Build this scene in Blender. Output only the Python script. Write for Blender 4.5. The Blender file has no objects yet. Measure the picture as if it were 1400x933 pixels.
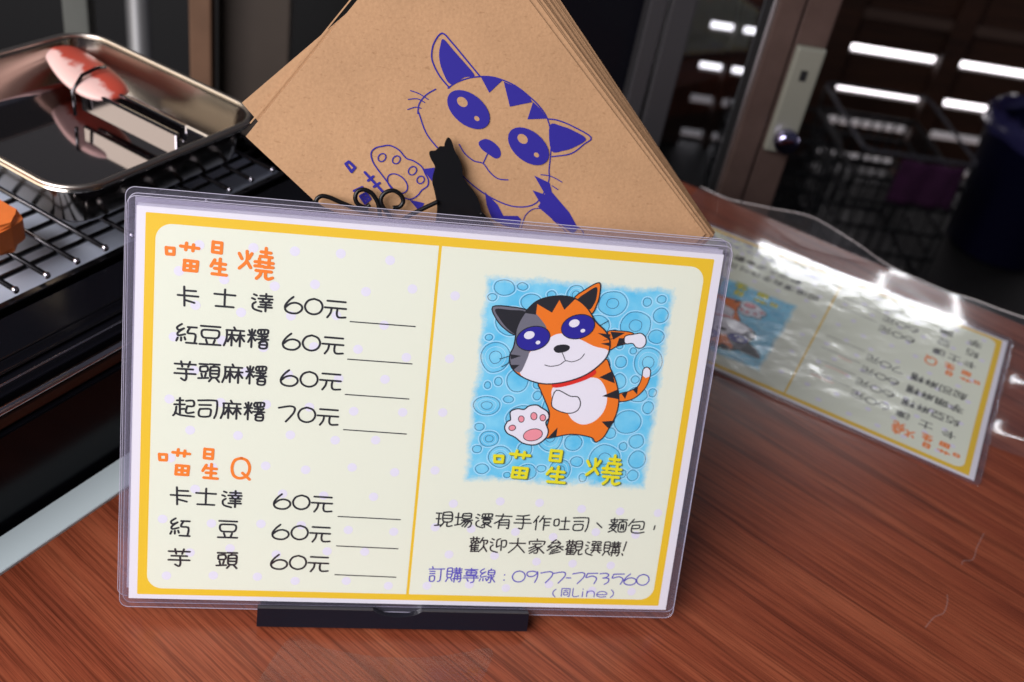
import bpy, bmesh, math, random
from mathutils import Vector, Matrix
sc_ = bpy.context.scene; COL = sc_.collection
# ---------------------------------------------------------------- camera
cam = bpy.data.cameras.new('camera'); cam.sensor_width = 36; cam.lens = 1461.8458*36/1400; cam.clip_start = .01; cam.clip_end = 60
co = bpy.data.objects.new('camera', cam); COL.objects.link(co)
co.matrix_world = Matrix(((.9802414, -.1978049, 0, 0), (.1171513, .5805543, -.8057496, 0), (.1593812, .7898291, .5922564, .344708), (0, 0, 0, 1)))
cam.dof.use_dof = True; cam.dof.focus_distance = .372; cam.dof.aperture_fstop = 12.5
sc_.camera = co; sc_.cycles.transparent_max_bounces = 40
# ---------------------------------------------------------------- light and exposure
w = bpy.data.worlds.new('World'); sc_.world = w; w.use_nodes = True
w.node_tree.nodes['Background'].inputs[0].default_value = (.80, .80, 1.0, 1); w.node_tree.nodes['Background'].inputs[1].default_value = .06
sc_.view_settings.view_transform = 'Standard'; sc_.view_settings.look = 'None'; sc_.view_settings.exposure = 0; sc_.view_settings.gamma = 1
SKY_E = 3.4; CURL_A = 2.0; CURL_B = .35
def area(name, loc, target, sx, sy, power, col):
    l = bpy.data.lights.new(name, 'AREA'); l.shape = 'RECTANGLE'; l.size = sx; l.size_y = sy; l.energy = power; l.color = col
    o = bpy.data.objects.new(name, l); COL.objects.link(o); o.location = loc
    o.rotation_euler = (Vector(target)-Vector(loc)).to_track_quat('-Z', 'Y').to_euler(); return o
area('shop_front_light', (-.80, -.75, .95), (0, .32, .08), 1.2, .9, 42.5, (1, .97, 1.0))       # soft light from the open side behind the camera
area('window_light', (.82, 2.40, 1.105), (.2, .5, 0), .56, .085, 2.3, (.96, .97, 1.0))            # daylight from the opening above the slatted wall
area('warm_fill_left', (-.82, .20, .34), (-.12, .45, .08), .5, .5, 2.2, (1, .87, .68))                                     # added warm area light on the left, for cream reflections in the tray
D={'b_head':[(0.1,46.5),(2.9,48.7),(6.9,50.6),(10.9,51.6),(16.0,52.0),(21.3,51.0),(26.1,49.2),(31.1,46.1),(35.2,43.0),(38.5,39.2),(40.6,34.3),(41.4,29.2),(41.6,24.2),(41.6,19.5),(41.8,14.4),(37.9,6.3),(30.1,4.3),(21.2,6.6),(12.2,11.6),(4.6,18.0),(-1.4,23.7),(-6.7,29.4),(-10.0,36.5),(-10.4,36.5),(-10.1,40.0),(-7.9,43.3),(-4.5,45.7)],'b_earL':[(0.6,46.7),(-3.3,50.5),(-6.2,55.1),(-6.9,58.5),(-6.2,62.4),(-3.6,65.8),(0.3,62.8),(5.2,58.1),(11.6,51.9)],'b_earLin':[(1.0,47.9),(-2.7,53.0),(-4.1,57.8),(-3.9,61.6),(-3.0,63.8),(1.0,60.2),(5.4,56.2),(9.6,51.9),(5.8,50.9)],'b_earR':[(39.1,38.5),(43.1,38.3),(49.2,36.5),(56.8,33.0),(54.2,30.1),(49.6,26.2),(42.2,24.5)],'b_earRin':[(40.1,36.3),(45.0,36.2),(49.4,35.0),(54.9,32.2),(50.7,28.8),(46.5,27.1),(41.7,26.7)],'b_s1':[(11.9,51.8),(16.0,52.0),(20.2,51.1),(15.7,46.2)],'b_s2':[(20.8,50.7),(26.1,49.2),(31.1,46.1),(32.4,44.2),(24.0,41.8)],'b_s3':[(32.7,44.3),(35.8,42.0),(38.8,38.6),(31.2,37.7)],'b_nose':[(13.3,27.6),(15.6,29.1),(18.5,28.4),(21.4,26.1),(22.2,23.4),(20.5,22.1),(17.5,23.5),(14.6,25.3)],'b_mouth':[[(6.0,26.3),(8.4,23.1),(12.1,20.6),(15.7,19.9),(18.5,16.9),(21.9,14.6),(25.9,14.4)],[(17.1,23.7),(15.7,19.9)]],'b_whisk':[[(-13.7,44.4),(-10.5,43.6),(-7.0,41.8)],[(-14.3,41.2),(-11.0,41.7),(-8.2,40.6)],[(-14.3,37.5),(-11.5,38.6),(-9.4,38.4)],[(38.6,17.3),(42.6,17.0),(47.2,15.1)],[(43.4,13.4),(45.9,12.1)]],'b_eyes':[[(8.4,39.4)],[(32.6,27.7)]],'b_paw':[(-23.1,23.3),(-20.0,23.9),(-16.5,22.5),(-13.6,19.7),(-10.8,18.9),(-7.6,17.0),(-6.0,14.4),(-4.7,12.2),(-4.8,9.9),(-6.9,8.1),(-8.4,5.9),(-11.1,4.4),(-14.7,5.5),(-18.3,8.4),(-22.0,12.6),(-24.2,15.1),(-26.0,17.7),(-26.7,20.6),(-25.3,22.5)],'b_pads':[[(-22.6,19.2)],[(-17.2,18.8)],[(-10.9,15.2)],[(-7.6,12.0)],[(-16.2,10.0)]],'b_cheek':[(36.0,16.8),(42.4,14.4),(43.6,11.0),(46.4,8.3),(51.4,3.6),(55.8,-2.6),(53.8,-4.9),(49.8,-2.3),(45.1,0.3),(38.7,4.9),(39.5,6.4),(35.9,11.1),(41.1,9.8)],'b_body':[(17.4,9.1),(18.5,4.3),(21.2,-1.2),(26.5,-3.5),(32.1,-4.1),(32.6,-0.5),(31.1,0.8),(25.4,0.5),(22.8,4.6)],'b_arm':[[(32.9,-4.1),(34.0,1.0),(36.7,3.8),(39.5,4.3)],[(45.1,0.3),(50.7,-3.9),(51.4,-5.8)],[(54.9,-1.6),(57.7,-3.5),(58.5,-6.1)]],'b_bit':[(-7.1,16.1),(-2.6,17.0),(-3.3,11.8)],'b_bit2':[(-11.4,4.3),(-5.5,3.3),(-6.9,-0.2)],'b_kou':[(-35.8,15.9),(-34.7,16.8),(-32.3,14.8),(-33.5,13.1),(-35.8,15.9)],'b_cao':[[(-28.6,13.3),(-21.2,6.3)],[(-25.4,12.0),(-27.2,10.3)],[(-22.9,9.7),(-24.9,8.2)]],'b_tian':[[(-32.2,6.1),(-29.2,7.7)],[(-29.8,4.3),(-27.7,5.6),(-26.0,3.5),(-27.8,1.7),(-29.8,4.3)],[(-28.8,3.0),(-26.8,4.5)],[(-28.8,4.9),(-26.9,2.6)]],'h_cat':[(0.9,28.9),(-0.1,26.8),(-0.2,25.6),(-1.9,25.4),(-3.3,23.8),(-5.1,23.5),(-5.6,22.5),(-4.8,20.5),(-3.6,18.8),(-3.0,17.3),(-3.6,14.5),(-3.6,11.8),(-2.7,9.1),(-1.6,5.3),(-1.0,2.0),(-1.1,-1.9),(-0.8,-8.0),(18.3,-9.1),(17.3,-2.3),(15.8,2.6),(14.4,6.4),(12.1,9.9),(9.2,12.8),(7.6,15.3),(7.0,18.6),(5.6,21.7),(3.8,24.3),(2.3,27.9)],'h_pin':[(-26.6,-0.8),(-30.1,-0.2),(-36.4,1.9),(-41.3,3.7),(-44.3,3.9),(-45.9,2.3),(-45.2,0.4),(-41.0,-1.7),(-35.0,-4.1)],'h_s1':[(-26.2,2.0),(-28.0,0.8),(-30.8,2.0),(-31.8,4.3),(-31.0,6.6),(-28.7,7.4),(-25.9,6.3),(-23.7,3.5),(-22.7,0.6),(-22.0,-3.8)],'h_s2':[(-17.7,1.4),(-15.3,1.9),(-14.0,3.9),(-15.0,6.3),(-17.6,7.8),(-20.3,7.2),(-22.1,5.3),(-22.2,3.1),(-21.2,1.2),(-19.5,-0.8),(-17.7,-3.5)],'h_w':[(-14.4,-3.0),(-11.2,-0.7),(-6.0,2.4),(-1.2,5.1)],'h_w2':[(15.3,2.0),(18.1,-0.6),(20.3,-2.7)],'c_head':[(29.8,113.9),(30.9,117.7),(33.0,121.6),(36.3,125.2),(41.2,127.2),(47.0,127.8),(51.6,126.7),(55.8,123.6),(59.4,119.0),(63.7,115.5),(65.8,111.8),(65.9,107.2),(63.8,103.2),(58.4,98.2),(51.2,95.0),(43.8,93.6),(37.7,94.4),(32.1,96.9),(29.1,100.2),(28.5,104.0),(29.5,107.1),(29.8,110.9)],'c_white':[(33.0,97.4),(35.1,103.6),(36.9,106.8),(41.7,110.9),(46.6,113.5),(53.5,112.1),(59.9,109.5),(65.9,108.0),(63.8,103.2),(58.4,98.2),(51.2,95.0),(43.8,93.6),(37.7,94.4)],'c_grey':[(29.8,113.9),(30.9,117.7),(33.0,121.6),(36.0,120.7),(39.4,117.5),(41.2,114.7),(40.2,110.8),(36.2,106.4),(35.2,102.9),(33.0,97.4),(29.1,100.2),(28.5,104.0),(29.5,107.1),(29.8,110.9)],'c_black':[(32.0,120.4),(36.3,125.2),(41.2,127.2),(47.0,127.8),(50.5,127.0),(46.9,122.6),(44.6,126.2),(42.4,121.2),(36.5,124.1),(36.5,120.0)],'c_earL':[(30.0,112.0),(25.8,113.6),(22.1,117.1),(20.1,121.8),(27.0,122.3),(33.4,121.2),(30.9,117.7)],'c_earLin':[(30.0,112.2),(26.5,114.0),(23.2,117.5),(21.2,121.0),(26.8,121.1),(32.3,120.9),(30.5,117.3)],'c_earR':[(50.1,126.7),(54.1,131.0),(58.8,133.8),(59.5,129.5),(58.9,125.4),(56.9,121.8)],'c_earRin':[(51.4,126.5),(54.6,129.9),(58.0,132.1),(58.5,128.7),(57.9,125.7),(56.0,123.3)],'c_eye1':[(36.5,110.9)],'c_eye2':[(52.9,116.6)],'c_nose':[(44.7,107.3),(45.7,108.8),(48.6,109.4),(50.6,108.9),(50.6,107.6),(49.0,106.5),(46.2,106.0)],'c_mouth':[[(42.1,101.0),(44.4,100.6),(47.7,101.4),(49.8,103.1),(52.4,102.9),(55.3,104.2),(56.7,106.3)],[(48.1,106.3),(49.8,103.1)]],'c_whisk':[[(24.8,102.2),(28.4,103.6)],[(25.9,99.2),(29.0,101.3)],[(61.1,117.6),(64.2,119.7)],[(63.4,112.0),(67.4,113.1)]],'c_str':[[(28.7,104.3),(32.8,103.9),(29.1,102.3)],[(29.2,100.2),(32.6,100.4),(30.6,98.4)],[(65.7,114.5),(60.7,114.7),(65.2,112.5)],[(65.9,111.4),(62.4,110.7),(66.0,109.9)]],'c_body':[(41.1,94.0),(51.1,95.4),(59.8,99.1),(65.1,104.8),(67.6,101.1),(70.6,95.8),(72.5,89.6),(72.4,83.3),(70.4,77.6),(68.6,73.5),(65.8,71.3),(63.6,73.2),(55.4,74.0),(45.6,71.8),(45.9,76.2),(46.3,81.8),(43.8,87.2),(41.8,90.9)],'c_belly':[(46.2,92.0),(52.6,95.5),(61.6,97.2),(65.7,94.8),(67.9,89.4),(67.2,83.8),(63.9,79.6),(59.5,78.2),(55.4,79.9),(52.7,83.0),(47.9,85.0)],'c_bstr':[[(63.7,97.4),(68.4,100.2),(70.1,95.4)],[(65.8,90.0),(71.8,93.2),(72.4,89.2)],[(67.0,79.8),(72.2,80.5),(70.4,76.9)],[(50.1,76.5),(50.1,72.9),(46.8,72.1)]],'c_arm':[(64.6,115.5),(68.9,116.0),(74.3,115.6),(75.4,113.2),(71.9,111.1),(69.0,110.1),(66.2,108.4),(65.8,111.8)],'c_armstr':[[(65.6,115.5),(71.3,115.4),(67.1,112.5)],[(69.3,113.2),(71.6,113.4),(71.7,111.3),(68.6,109.8)]],'c_hand':[(71.5,114.1),(74.8,115.1),(77.4,115.7),(79.4,114.3),(79.9,111.8),(78.6,110.0),(76.3,110.1),(74.8,111.5),(71.9,111.3)],'c_tail':[(72.4,91.2),(76.1,92.6),(79.3,94.8),(80.3,98.4),(80.4,101.5),(81.8,102.6),(83.4,101.2),(83.3,97.4),(81.8,93.4),(78.1,89.6),(73.0,88.3)],'c_tailtip':[(80.4,99.2),(80.4,101.5),(81.8,102.6),(83.4,101.2),(83.4,99.0),(81.9,98.3)],'c_tstr':[[(73.3,91.4),(75.7,92.4),(75.0,89.4)],[(77.4,93.3),(79.4,94.8),(79.5,91.5)]],'c_paw':[(31.2,81.7),(33.7,83.1),(36.3,83.0),(38.1,84.5),(41.0,85.0),(43.0,84.0),(45.5,82.5),(46.3,80.2),(45.3,78.2),(46.7,74.7),(45.7,71.5),(42.2,69.0),(37.5,69.4),(34.2,71.6),(31.0,73.1),(29.7,75.4),(30.5,77.8),(31.6,78.6)],'c_pads':[[(35.7,79.1)],[(40.4,80.5)],[(43.9,80.1)],[(32.6,75.4)],[(40.9,73.0)]],'c_fist':[(46.6,85.8),(47.8,91.3),(53.4,89.3),(56.5,89.1),(57.8,86.4),(56.8,83.6),(53.5,82.4),(48.8,83.5)],'c_collar':[(46.0,93.7),(51.1,95.3),(57.7,97.8),(61.2,100.3),(62.1,98.8),(58.6,96.2),(52.1,93.5),(47.0,92.3)]}
# ---------------------------------------------------------------- helpers
MM = 0.001
def lin(c):
    return tuple(((x/255)/12.92 if x/255 <= .04045 else ((x/255+.055)/1.055)**2.4) for x in c)
def rgba(c): return (*lin(c), 1)
def frame(o, x, y, z):
    return Matrix(((x[0],y[0],z[0],o[0]*MM),(x[1],y[1],z[1],o[1]*MM),(x[2],y[2],z[2],o[2]*MM),(0,0,0,1)))
def tag(o, label=None, cat=None, group=None, kind=None):
    if label: o['label'] = label
    if cat: o['category'] = cat
    if group: o['group'] = group
    if kind: o['kind'] = kind
    return o
def empty(name, M, label, cat, group=None):
    o = bpy.data.objects.new(name, None); COL.objects.link(o)
    o.empty_display_size = .02; o.matrix_world = M
    return tag(o, label, cat, group)
class MB:
    """collects geometry in millimetres, links it as one mesh object in metres"""
    def __init__(s): s.bm = bmesh.new()
    def poly(s, pts, z=0.0):
        vs = [s.bm.verts.new((p[0], p[1], p[2] if len(p) > 2 else z)) for p in pts]
        return s.bm.faces.new(vs)
    def quad(s, a, b, c, d):
        return s.bm.faces.new([s.bm.verts.new(p) for p in (a, b, c, d)])
    def box(s, x0, x1, y0, y1, z0, z1, bev=0, seg=2):
        r = bmesh.ops.create_cube(s.bm, size=1)
        vs = r['verts']
        for v in vs:
            v.co = ((x0+x1)/2+v.co.x*(x1-x0), (y0+y1)/2+v.co.y*(y1-y0), (z0+z1)/2+v.co.z*(z1-z0))
        if bev:
            es = list({e for v in vs for e in v.link_edges})
            bmesh.ops.bevel(s.bm, geom=es, offset=bev, segments=seg, profile=.6, affect='EDGES')
        return s
    def prism(s, pts, z0, z1):
        n = len(pts)
        a = [s.bm.verts.new((p[0], p[1], z0)) for p in pts]; b = [s.bm.verts.new((p[0], p[1], z1)) for p in pts]
        s.bm.faces.new(a[::-1]); s.bm.faces.new(b)
        for i in range(n): s.bm.faces.new((a[i], a[(i+1) % n], b[(i+1) % n], b[i]))
        return s
    def tube(s, pts, r, seg=10, closed=False):
        P = [Vector(p if len(p) > 2 else (p[0], p[1], 0)) for p in pts]; n = len(P); rings = []
        up = Vector((.13, .27, .95))
        for i, p in enumerate(P):
            if closed: t = P[(i+1) % n]-P[i-1]
            else: t = P[min(i+1, n-1)]-P[max(i-1, 0)]
            t.normalize(); a = t.cross(up)
            if a.length < .05: a = t.cross(Vector((1, 0, 0)))
            a.normalize(); b = t.cross(a); up = -b if b.dot(up) < 0 else b
            b = a.cross(t)
            rings.append([s.bm.verts.new(p+(a*math.cos(k*2*math.pi/seg)+b*math.sin(k*2*math.pi/seg))*r) for k in range(seg)])
            up = b
        for i in range(n if closed else n-1):
            A, B = rings[i], rings[(i+1) % n]
            for k in range(seg): s.bm.faces.new((A[k], A[(k+1) % seg], B[(k+1) % seg], B[k]))
        if not closed:
            s.bm.faces.new(rings[0][::-1]); s.bm.faces.new(rings[-1])
        return s
    def ball(s, c, r, sx=1, sy=1, sz=1, seg=12):
        q = bmesh.ops.create_uvsphere(s.bm, u_segments=seg, v_segments=seg//2+2, radius=r)
        for v in q['verts']: v.co = Vector((v.co.x*sx, v.co.y*sy, v.co.z*sz))+Vector(c)
        return s
    def lathe(s, prof, c=(0, 0, 0), seg=32):
        rings = [[s.bm.verts.new((c[0]+r*math.cos(k*2*math.pi/seg), c[1]+r*math.sin(k*2*math.pi/seg), c[2]+z)) for k in range(seg)] for r, z in prof]
        for A, B in zip(rings, rings[1:]):
            for k in range(seg): s.bm.faces.new((A[k], A[(k+1) % seg], B[(k+1) % seg], B[k]))
        s.bm.faces.new(rings[0][::-1]); s.bm.faces.new(rings[-1])
        return s
    def cut(s, step, lo, hi, axis=1):
        y = lo
        while y < hi:
            no = [0, 0, 0]; no[axis] = 1; co = [0, 0, 0]; co[axis] = y
            bmesh.ops.bisect_plane(s.bm, geom=s.bm.verts[:]+s.bm.edges[:]+s.bm.faces[:], dist=1e-5, plane_co=co, plane_no=no)
            y += step
    def build(s, name, mat, parent=None, warp=None, smooth=False, sub=0):
        if warp:
            s.cut(4, .5, 148, 1)
            for v in s.bm.verts: v.co = warp(v.co)
        for v in s.bm.verts: v.co *= MM
        big = [f for f in s.bm.faces if len(f.verts) > 4]
        if big: bmesh.ops.triangulate(s.bm, faces=big)
        bmesh.ops.recalc_face_normals(s.bm, faces=s.bm.faces[:]) if s_closed(s.bm) else None
        me = bpy.data.meshes.new(name); s.bm.to_mesh(me); s.bm.free()
        if smooth:
            for p in me.polygons: p.use_smooth = True
        if isinstance(mat, (list, tuple)):
            for m in mat: me.materials.append(m)
        else: me.materials.append(mat)
        o = bpy.data.objects.new(name, me); COL.objects.link(o)
        if parent: o.parent = parent
        if sub:
            m = o.modifiers.new('sub', 'SUBSURF'); m.levels = m.render_levels = sub
        return o
def s_closed(bm): return all(len(e.link_faces) == 2 for e in bm.edges) and len(bm.faces) > 3
def smooth_line(p, closed=False, n=5):
    m = len(p); out = []
    rng = range(m) if closed else range(m-1)
    g = (lambda i: p[i % m]) if closed else (lambda i: p[max(0, min(m-1, i))])
    for i in rng:
        a, b, c, d = g(i-1), g(i), g(i+1), g(i+2)
        for k in range(n):
            t = k/n
            out.append(tuple(.5*(2*b[j]+(c[j]-a[j])*t+(2*a[j]-5*b[j]+4*c[j]-d[j])*t*t+(3*b[j]-a[j]-3*c[j]+d[j])*t**3) for j in range(len(b))))
    if not closed: out.append(tuple(p[-1]))
    return out
def ellipse(c, a, b, rot=0, n=28):
    q = math.radians(rot)
    return [(c[0]+a*math.cos(t)*math.cos(q)-b*math.sin(t)*math.sin(q), c[1]+a*math.cos(t)*math.sin(q)+b*math.sin(t)*math.cos(q)) for t in [k*2*math.pi/n for k in range(n)]]
def rrect(x0, x1, y0, y1, r, n=8):
    out = []
    for cx_, cy_, a0 in ((x1-r, y1-r, 0), (x0+r, y1-r, 90), (x0+r, y0+r, 180), (x1-r, y0+r, 270)):
        for k in range(n+1):
            a = math.radians(a0+90*k/n); out.append((cx_+r*math.cos(a), cy_+r*math.sin(a)))
    return out
def ribbon(mb, pts, w, z, closed=False):
    """a flat pen stroke of width w with round ends"""
    P = []
    for q in pts:
        q = Vector((q[0], q[1]))
        if not P or (q-P[-1]).length > 1e-3: P.append(q)
    if closed and (P[0]-P[-1]).length < 1e-3: P.pop()
    n = len(P)
    if n < 2: return
    if not closed:                                   # split at sharp corners
        for i in range(1, n-1):
            a = (P[i]-P[i-1]).normalized(); b = (P[i+1]-P[i]).normalized()
            if a.dot(b) < .2:
                ribbon(mb, P[:i+1], w, z); ribbon(mb, P[i:], w, z+.0016); return
    h = w/2; L = []; R = []
    for i in range(n):
        if closed: a = (P[i]-P[i-1]).normalized(); b = (P[(i+1) % n]-P[i]).normalized()
        else:
            a = (P[i]-P[i-1]).normalized() if i else (P[1]-P[0]).normalized()
            b = (P[i+1]-P[i]).normalized() if i < n-1 else a
        t = (a+b)
        t = t.normalized() if t.length > 1e-4 else a
        nn = Vector((-t.y, t.x)); k = h/max(.6, nn.dot(Vector((-a.y, a.x))))
        L.append(P[i]+nn*k); R.append(P[i]-nn*k)
    V = lambda q: mb.bm.verts.new((q.x, q.y, z))
    Lv = [V(q) for q in L]; Rv = [V(q) for q in R]
    m = n if closed else n-1
    for i in range(m):
        j = (i+1) % n; mb.bm.faces.new((Rv[i], Rv[j], Lv[j], Lv[i]))
    if not closed:
        for i, sgn, A, B in ((0, -1, Lv, Rv), (n-1, 1, Rv, Lv)):
            t = (P[1]-P[0]).normalized() if i == 0 else (P[-1]-P[-2]).normalized()
            a0 = math.atan2(A[i].co.y-P[i].y, A[i].co.x-P[i].x)
            arc = [V(P[i]+Vector((math.cos(a0+math.pi*k/5), math.sin(a0+math.pi*k/5)))*h) for k in range(1, 5)]
            mb.bm.faces.new([A[i]]+arc+[B[i]])
# ---------------------------------------------------------------- lettering: pen strokes on a 100 x 100 grid, y down
RAD = '12 8 25 14;4 30 18 36;~22 50 8 64 14 88 50 100'
SILK = '~28 0 6 18 14 32 38 22;~38 22 10 46 14 60 44 52;10 72 4 88;26 70 26 86;42 68 46 80'
HEN = '0 12 52 10;16 0 18 22;36 0 36 22;~6 26 20 26 20 40 6 40 6 26;~32 26 46 26 46 40 32 40 32 26;14 46 0 66;10 56 10 100;10 58 50 56;12 72 48 70;12 84 48 82;8 98 52 96;30 46 30 98'
BUY = '~6 6 34 4 38 36 32 66 8 68 4 36 6 6;6 26 34 26;6 46 34 46;12 72 0 98;30 72 42 94;48 10 100 8;62 0 62 32;84 0 84 32;50 22 98 20;44 34 100 32;~56 44 92 42 94 90 84 98;56 44 54 100;74 34 74 84;56 60 92 58;46 76 100 74'
G = {
'卡':'30 0 34 100;32 20 88 20;0 46 100 48;36 70 82 82','士':'50 0 50 95;2 28 98 30;10 96 92 97',
'達':RAD+';42 14 96 14;69 2 69 28;34 30 100 30;53 36 57 44;85 36 80 44;42 48 97 48;45 62 93 62;36 76 98 76;69 48 69 98',
'6':'~46 0 20 26 2 58 8 86 36 99 72 97 97 74 92 48 62 35 30 42 6 64','0':'~50 1 18 15 2 50 16 85 50 99 84 85 98 50 84 15 50 1',
'元':'10 6 96 8;0 44 100 46;~32 46 28 74 14 100;~60 46 58 78 68 96 100 94','7':'~0 14 40 4 72 0 92 12 84 46 44 100',
'紅':SILK+';56 14 98 14;~68 14 56 44 92 50 90 92;50 96 100 97',
'豆':'4 3 96 4;~50 22 14 24 8 44 18 62 50 64 82 62 92 44 86 24 50 22;30 74 36 92;72 74 66 92;0 98 100 98',
'麻':'48 0 54 12;12 16 96 16;~14 16 14 60 2 98;22 40 54 40;38 26 38 96;36 44 20 76;40 46 54 68;60 40 98 40;78 26 78 98;76 44 60 74;80 44 98 70',
'糬':'2 34 40 34;20 4 20 98;6 10 12 24;36 8 30 24;20 38 4 72;20 38 38 62;~54 4 92 2 98 12 92 24 56 26 48 16 54 4;64 4 64 24;80 4 80 24;52 38 90 38;70 28 70 54;44 54 100 54;96 34 56 74;~62 68 60 98 92 98 92 66 62 68;62 82 92 82',
'芋':'0 14 100 14;30 0 36 28;72 0 64 28;14 40 88 40;0 64 100 64;~54 40 57 82 50 100 32 90',
'頭':'4 8 44 8;~10 22 40 20 42 44 10 46 8 24;14 58 18 74;36 56 32 72;0 84 48 80;52 6 100 6;~76 6 70 18 60 22;~58 22 94 20 98 50 92 74 60 74 56 48 58 22;60 40 94 38;60 56 94 56;66 78 52 98;84 78 100 98',
'起':'16 14 46 12;30 0 30 34;4 36 54 34;30 36 32 84;32 60 52 58;~14 48 10 80 0 96;~8 78 34 92 100 98;~60 14 94 12 96 40 66 42;~66 42 60 70 70 80 98 74',
'司':'~4 8 80 4 96 14 94 70 84 100;10 32 66 30;~14 54 62 52 66 74 58 92 16 94 8 74 14 54',
'Q':'~50 0 16 12 2 48 14 86 48 98 84 84 98 46 82 12 50 0;60 72 100 102',
'喵':'0 22 24 22 24 44 2 44 0 21;44 12 100 16;62 0 60 24;84 4 82 26;58 62 56 97 96 98 98 64 57 62;58 80 96 82;77 63 76 97',
'星':'10 0 64 1 62 32 8 30 10 -1;10 16 62 17;24 54 2 74;18 64 92 66;24 80 88 81;10 97 100 99;58 50 56 97',
'燒':'2 24 10 40;38 22 30 38;~24 16 24 46 4 70;24 46 36 66;64 14 92 16;78 2 78 28;62 28 96 30;48 46 72 46;60 36 60 58;48 59 72 59;76 47 100 48;88 36 88 60;74 61 100 61;52 73 96 75;~66 74 64 86 54 98;~80 74 80 92 88 98 100 93',
'現':'4 10 34 10;20 10 20 92;6 48 32 48;0 94 36 90;~46 4 88 0 98 30 92 64 50 66 42 30 46 4;46 22 92 22;46 44 92 44;54 68 34 100;~72 68 70 94 82 98 100 92',
'場':'16 4 16 84;0 34 34 34;0 88 34 80;~44 8 86 4 92 20 86 38 46 40 40 22 44 8;44 22 88 22;36 52 100 50;~54 56 36 78;~50 64 92 62 92 90 80 100;64 66 44 94;78 66 60 98',
'還':RAD+';~44 4 94 2 98 14 92 24 44 26 40 14 44 4;58 6 56 22;76 6 76 22;38 36 100 36;~50 46 86 46 88 60 50 62 50 46;64 62 42 84;58 72 58 96;62 70 98 92;84 68 70 78',
'有':'4 14 98 14;~46 0 34 40 0 66;~26 44 70 38 84 44 84 96 74 96;28 44 26 100;28 60 82 58;28 76 82 74',
'手':'~84 0 50 8 14 8;10 32 90 30;0 58 100 56;~50 8 54 60 50 96 30 94',
'作':'26 4 0 50;16 34 16 100;56 2 34 44;50 22 100 20;62 22 62 100;64 46 94 44;64 68 94 66',
'吐':'~8 26 32 22 34 62 10 66 6 40 8 26;48 34 98 32;72 6 72 90;44 92 100 90','、':'0 0 100 100',',':'60 0 40 100',
'麵':'6 12 46 10;26 0 26 44;8 22 20 34;44 20 32 34;0 46 50 44;24 46 4 74;12 58 44 56;~40 58 26 82 0 98;16 70 46 98;54 8 100 8;76 8 70 24;~58 26 94 24 98 60 92 90 58 92 54 60 58 26;70 40 68 78;82 40 84 78;70 52 82 52;70 64 82 64',
'包':'30 0 2 48;~22 22 80 14 94 26 92 66 78 72;~26 44 66 42 66 64 28 68;~26 44 22 80 34 96 70 98 100 90',
'歡':HEN+';72 2 56 38;~66 22 96 20 98 34 92 44;~78 30 78 64 54 98;78 58 100 96',
'迎':RAD+';~60 6 42 18 42 62;42 64 60 54;~66 20 92 16 98 40 92 60 80 62;68 20 70 86',
'大':'4 34 96 32;~50 0 46 50 4 100;48 40 96 96',
'家':'50 0 52 12;~8 36 6 20 20 16 90 14 96 22 92 36;26 34 76 32;~50 34 34 52 8 64;~42 48 60 70 56 96 40 96;48 58 10 84;56 70 14 100;84 46 60 62;60 56 98 96',
'參':'~50 0 34 14 26 24 74 20;60 8 78 24;~26 34 6 52 44 48;~74 32 58 50 96 46;50 40 4 76;50 40 98 70;60 60 30 74;70 70 24 88;82 82 20 100',
'觀':HEN+';~60 6 90 4 96 30 90 62 62 64 56 34 60 6;60 24 92 22;60 44 92 42;66 66 52 98;~80 64 78 92 86 98 100 92',
'選':RAD+';~42 4 62 4 62 16 44 18;~44 18 42 30 64 28;~72 4 92 4 92 16 74 18;~74 18 72 30 96 28;56 36 56 62;80 36 80 62;44 48 96 46;38 64 100 62;54 70 42 84;80 70 94 82',
'購':BUY,'!':'74 0 50 66;34 88 46 100',
'訂':'22 0 26 8;2 16 46 14;8 30 40 30;8 46 40 44;~10 62 38 60 38 92 12 94 10 62;54 14 100 12;~78 14 78 84 62 96',
'專':'8 10 92 8;50 0 50 52;~22 20 80 18 80 42 22 44 22 20;22 32 80 30;4 54 96 52;78 46 88 58;0 68 100 66;~70 60 72 90 54 100;26 76 36 90',
'線':SILK+';72 0 66 10;~56 12 90 10 92 40 58 42 54 26 56 12;56 26 90 26;~74 42 74 92 62 98;~52 58 64 58 50 86;92 52 78 64;78 62 100 92',
':':'50 0 50 10;50 90 50 100','9':'~84 8 52 0 12 8 4 30 26 48 62 42 88 16;~90 4 92 50 76 100','5':'96 2 22 6;~20 6 12 42 60 28 92 50 78 96',
'3':'~10 6 60 0 84 16 66 36 38 44;~38 44 84 46 88 76 58 100','-':'0 50 100 50','(':'~80 0 20 30 20 70 80 100',')':'~20 0 80 30 80 70 20 100',
'同':'~14 100 12 12 20 4 82 4 90 12 88 94 76 96;32 26 70 24;~34 48 68 46 68 78 36 80 34 48',
'L':'~8 0 8 70 20 96 60 100 96 90','i':'50 36 50 100;50 4 50 8','n':'8 6 8 100;~8 40 30 8 70 6 90 40 92 100','e':'~6 58 92 54 84 16 46 4 12 24 4 72 36 100 90 92'}
def glyph(mb, ch, x0, x1, y0, y1, w, z):
    for k, st in enumerate(G[ch].split(';')):
        sm = st[0] == '~'; a = [float(t) for t in st.strip('~').split()]
        pts = [(x0+(x1-x0)*a[i]/100, y1-(y1-y0)*a[i+1]/100) for i in range(0, len(a), 2)]
        if sm: pts = smooth_line(pts, False, 5)
        ribbon(mb, pts, w, z+k*.004)
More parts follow.
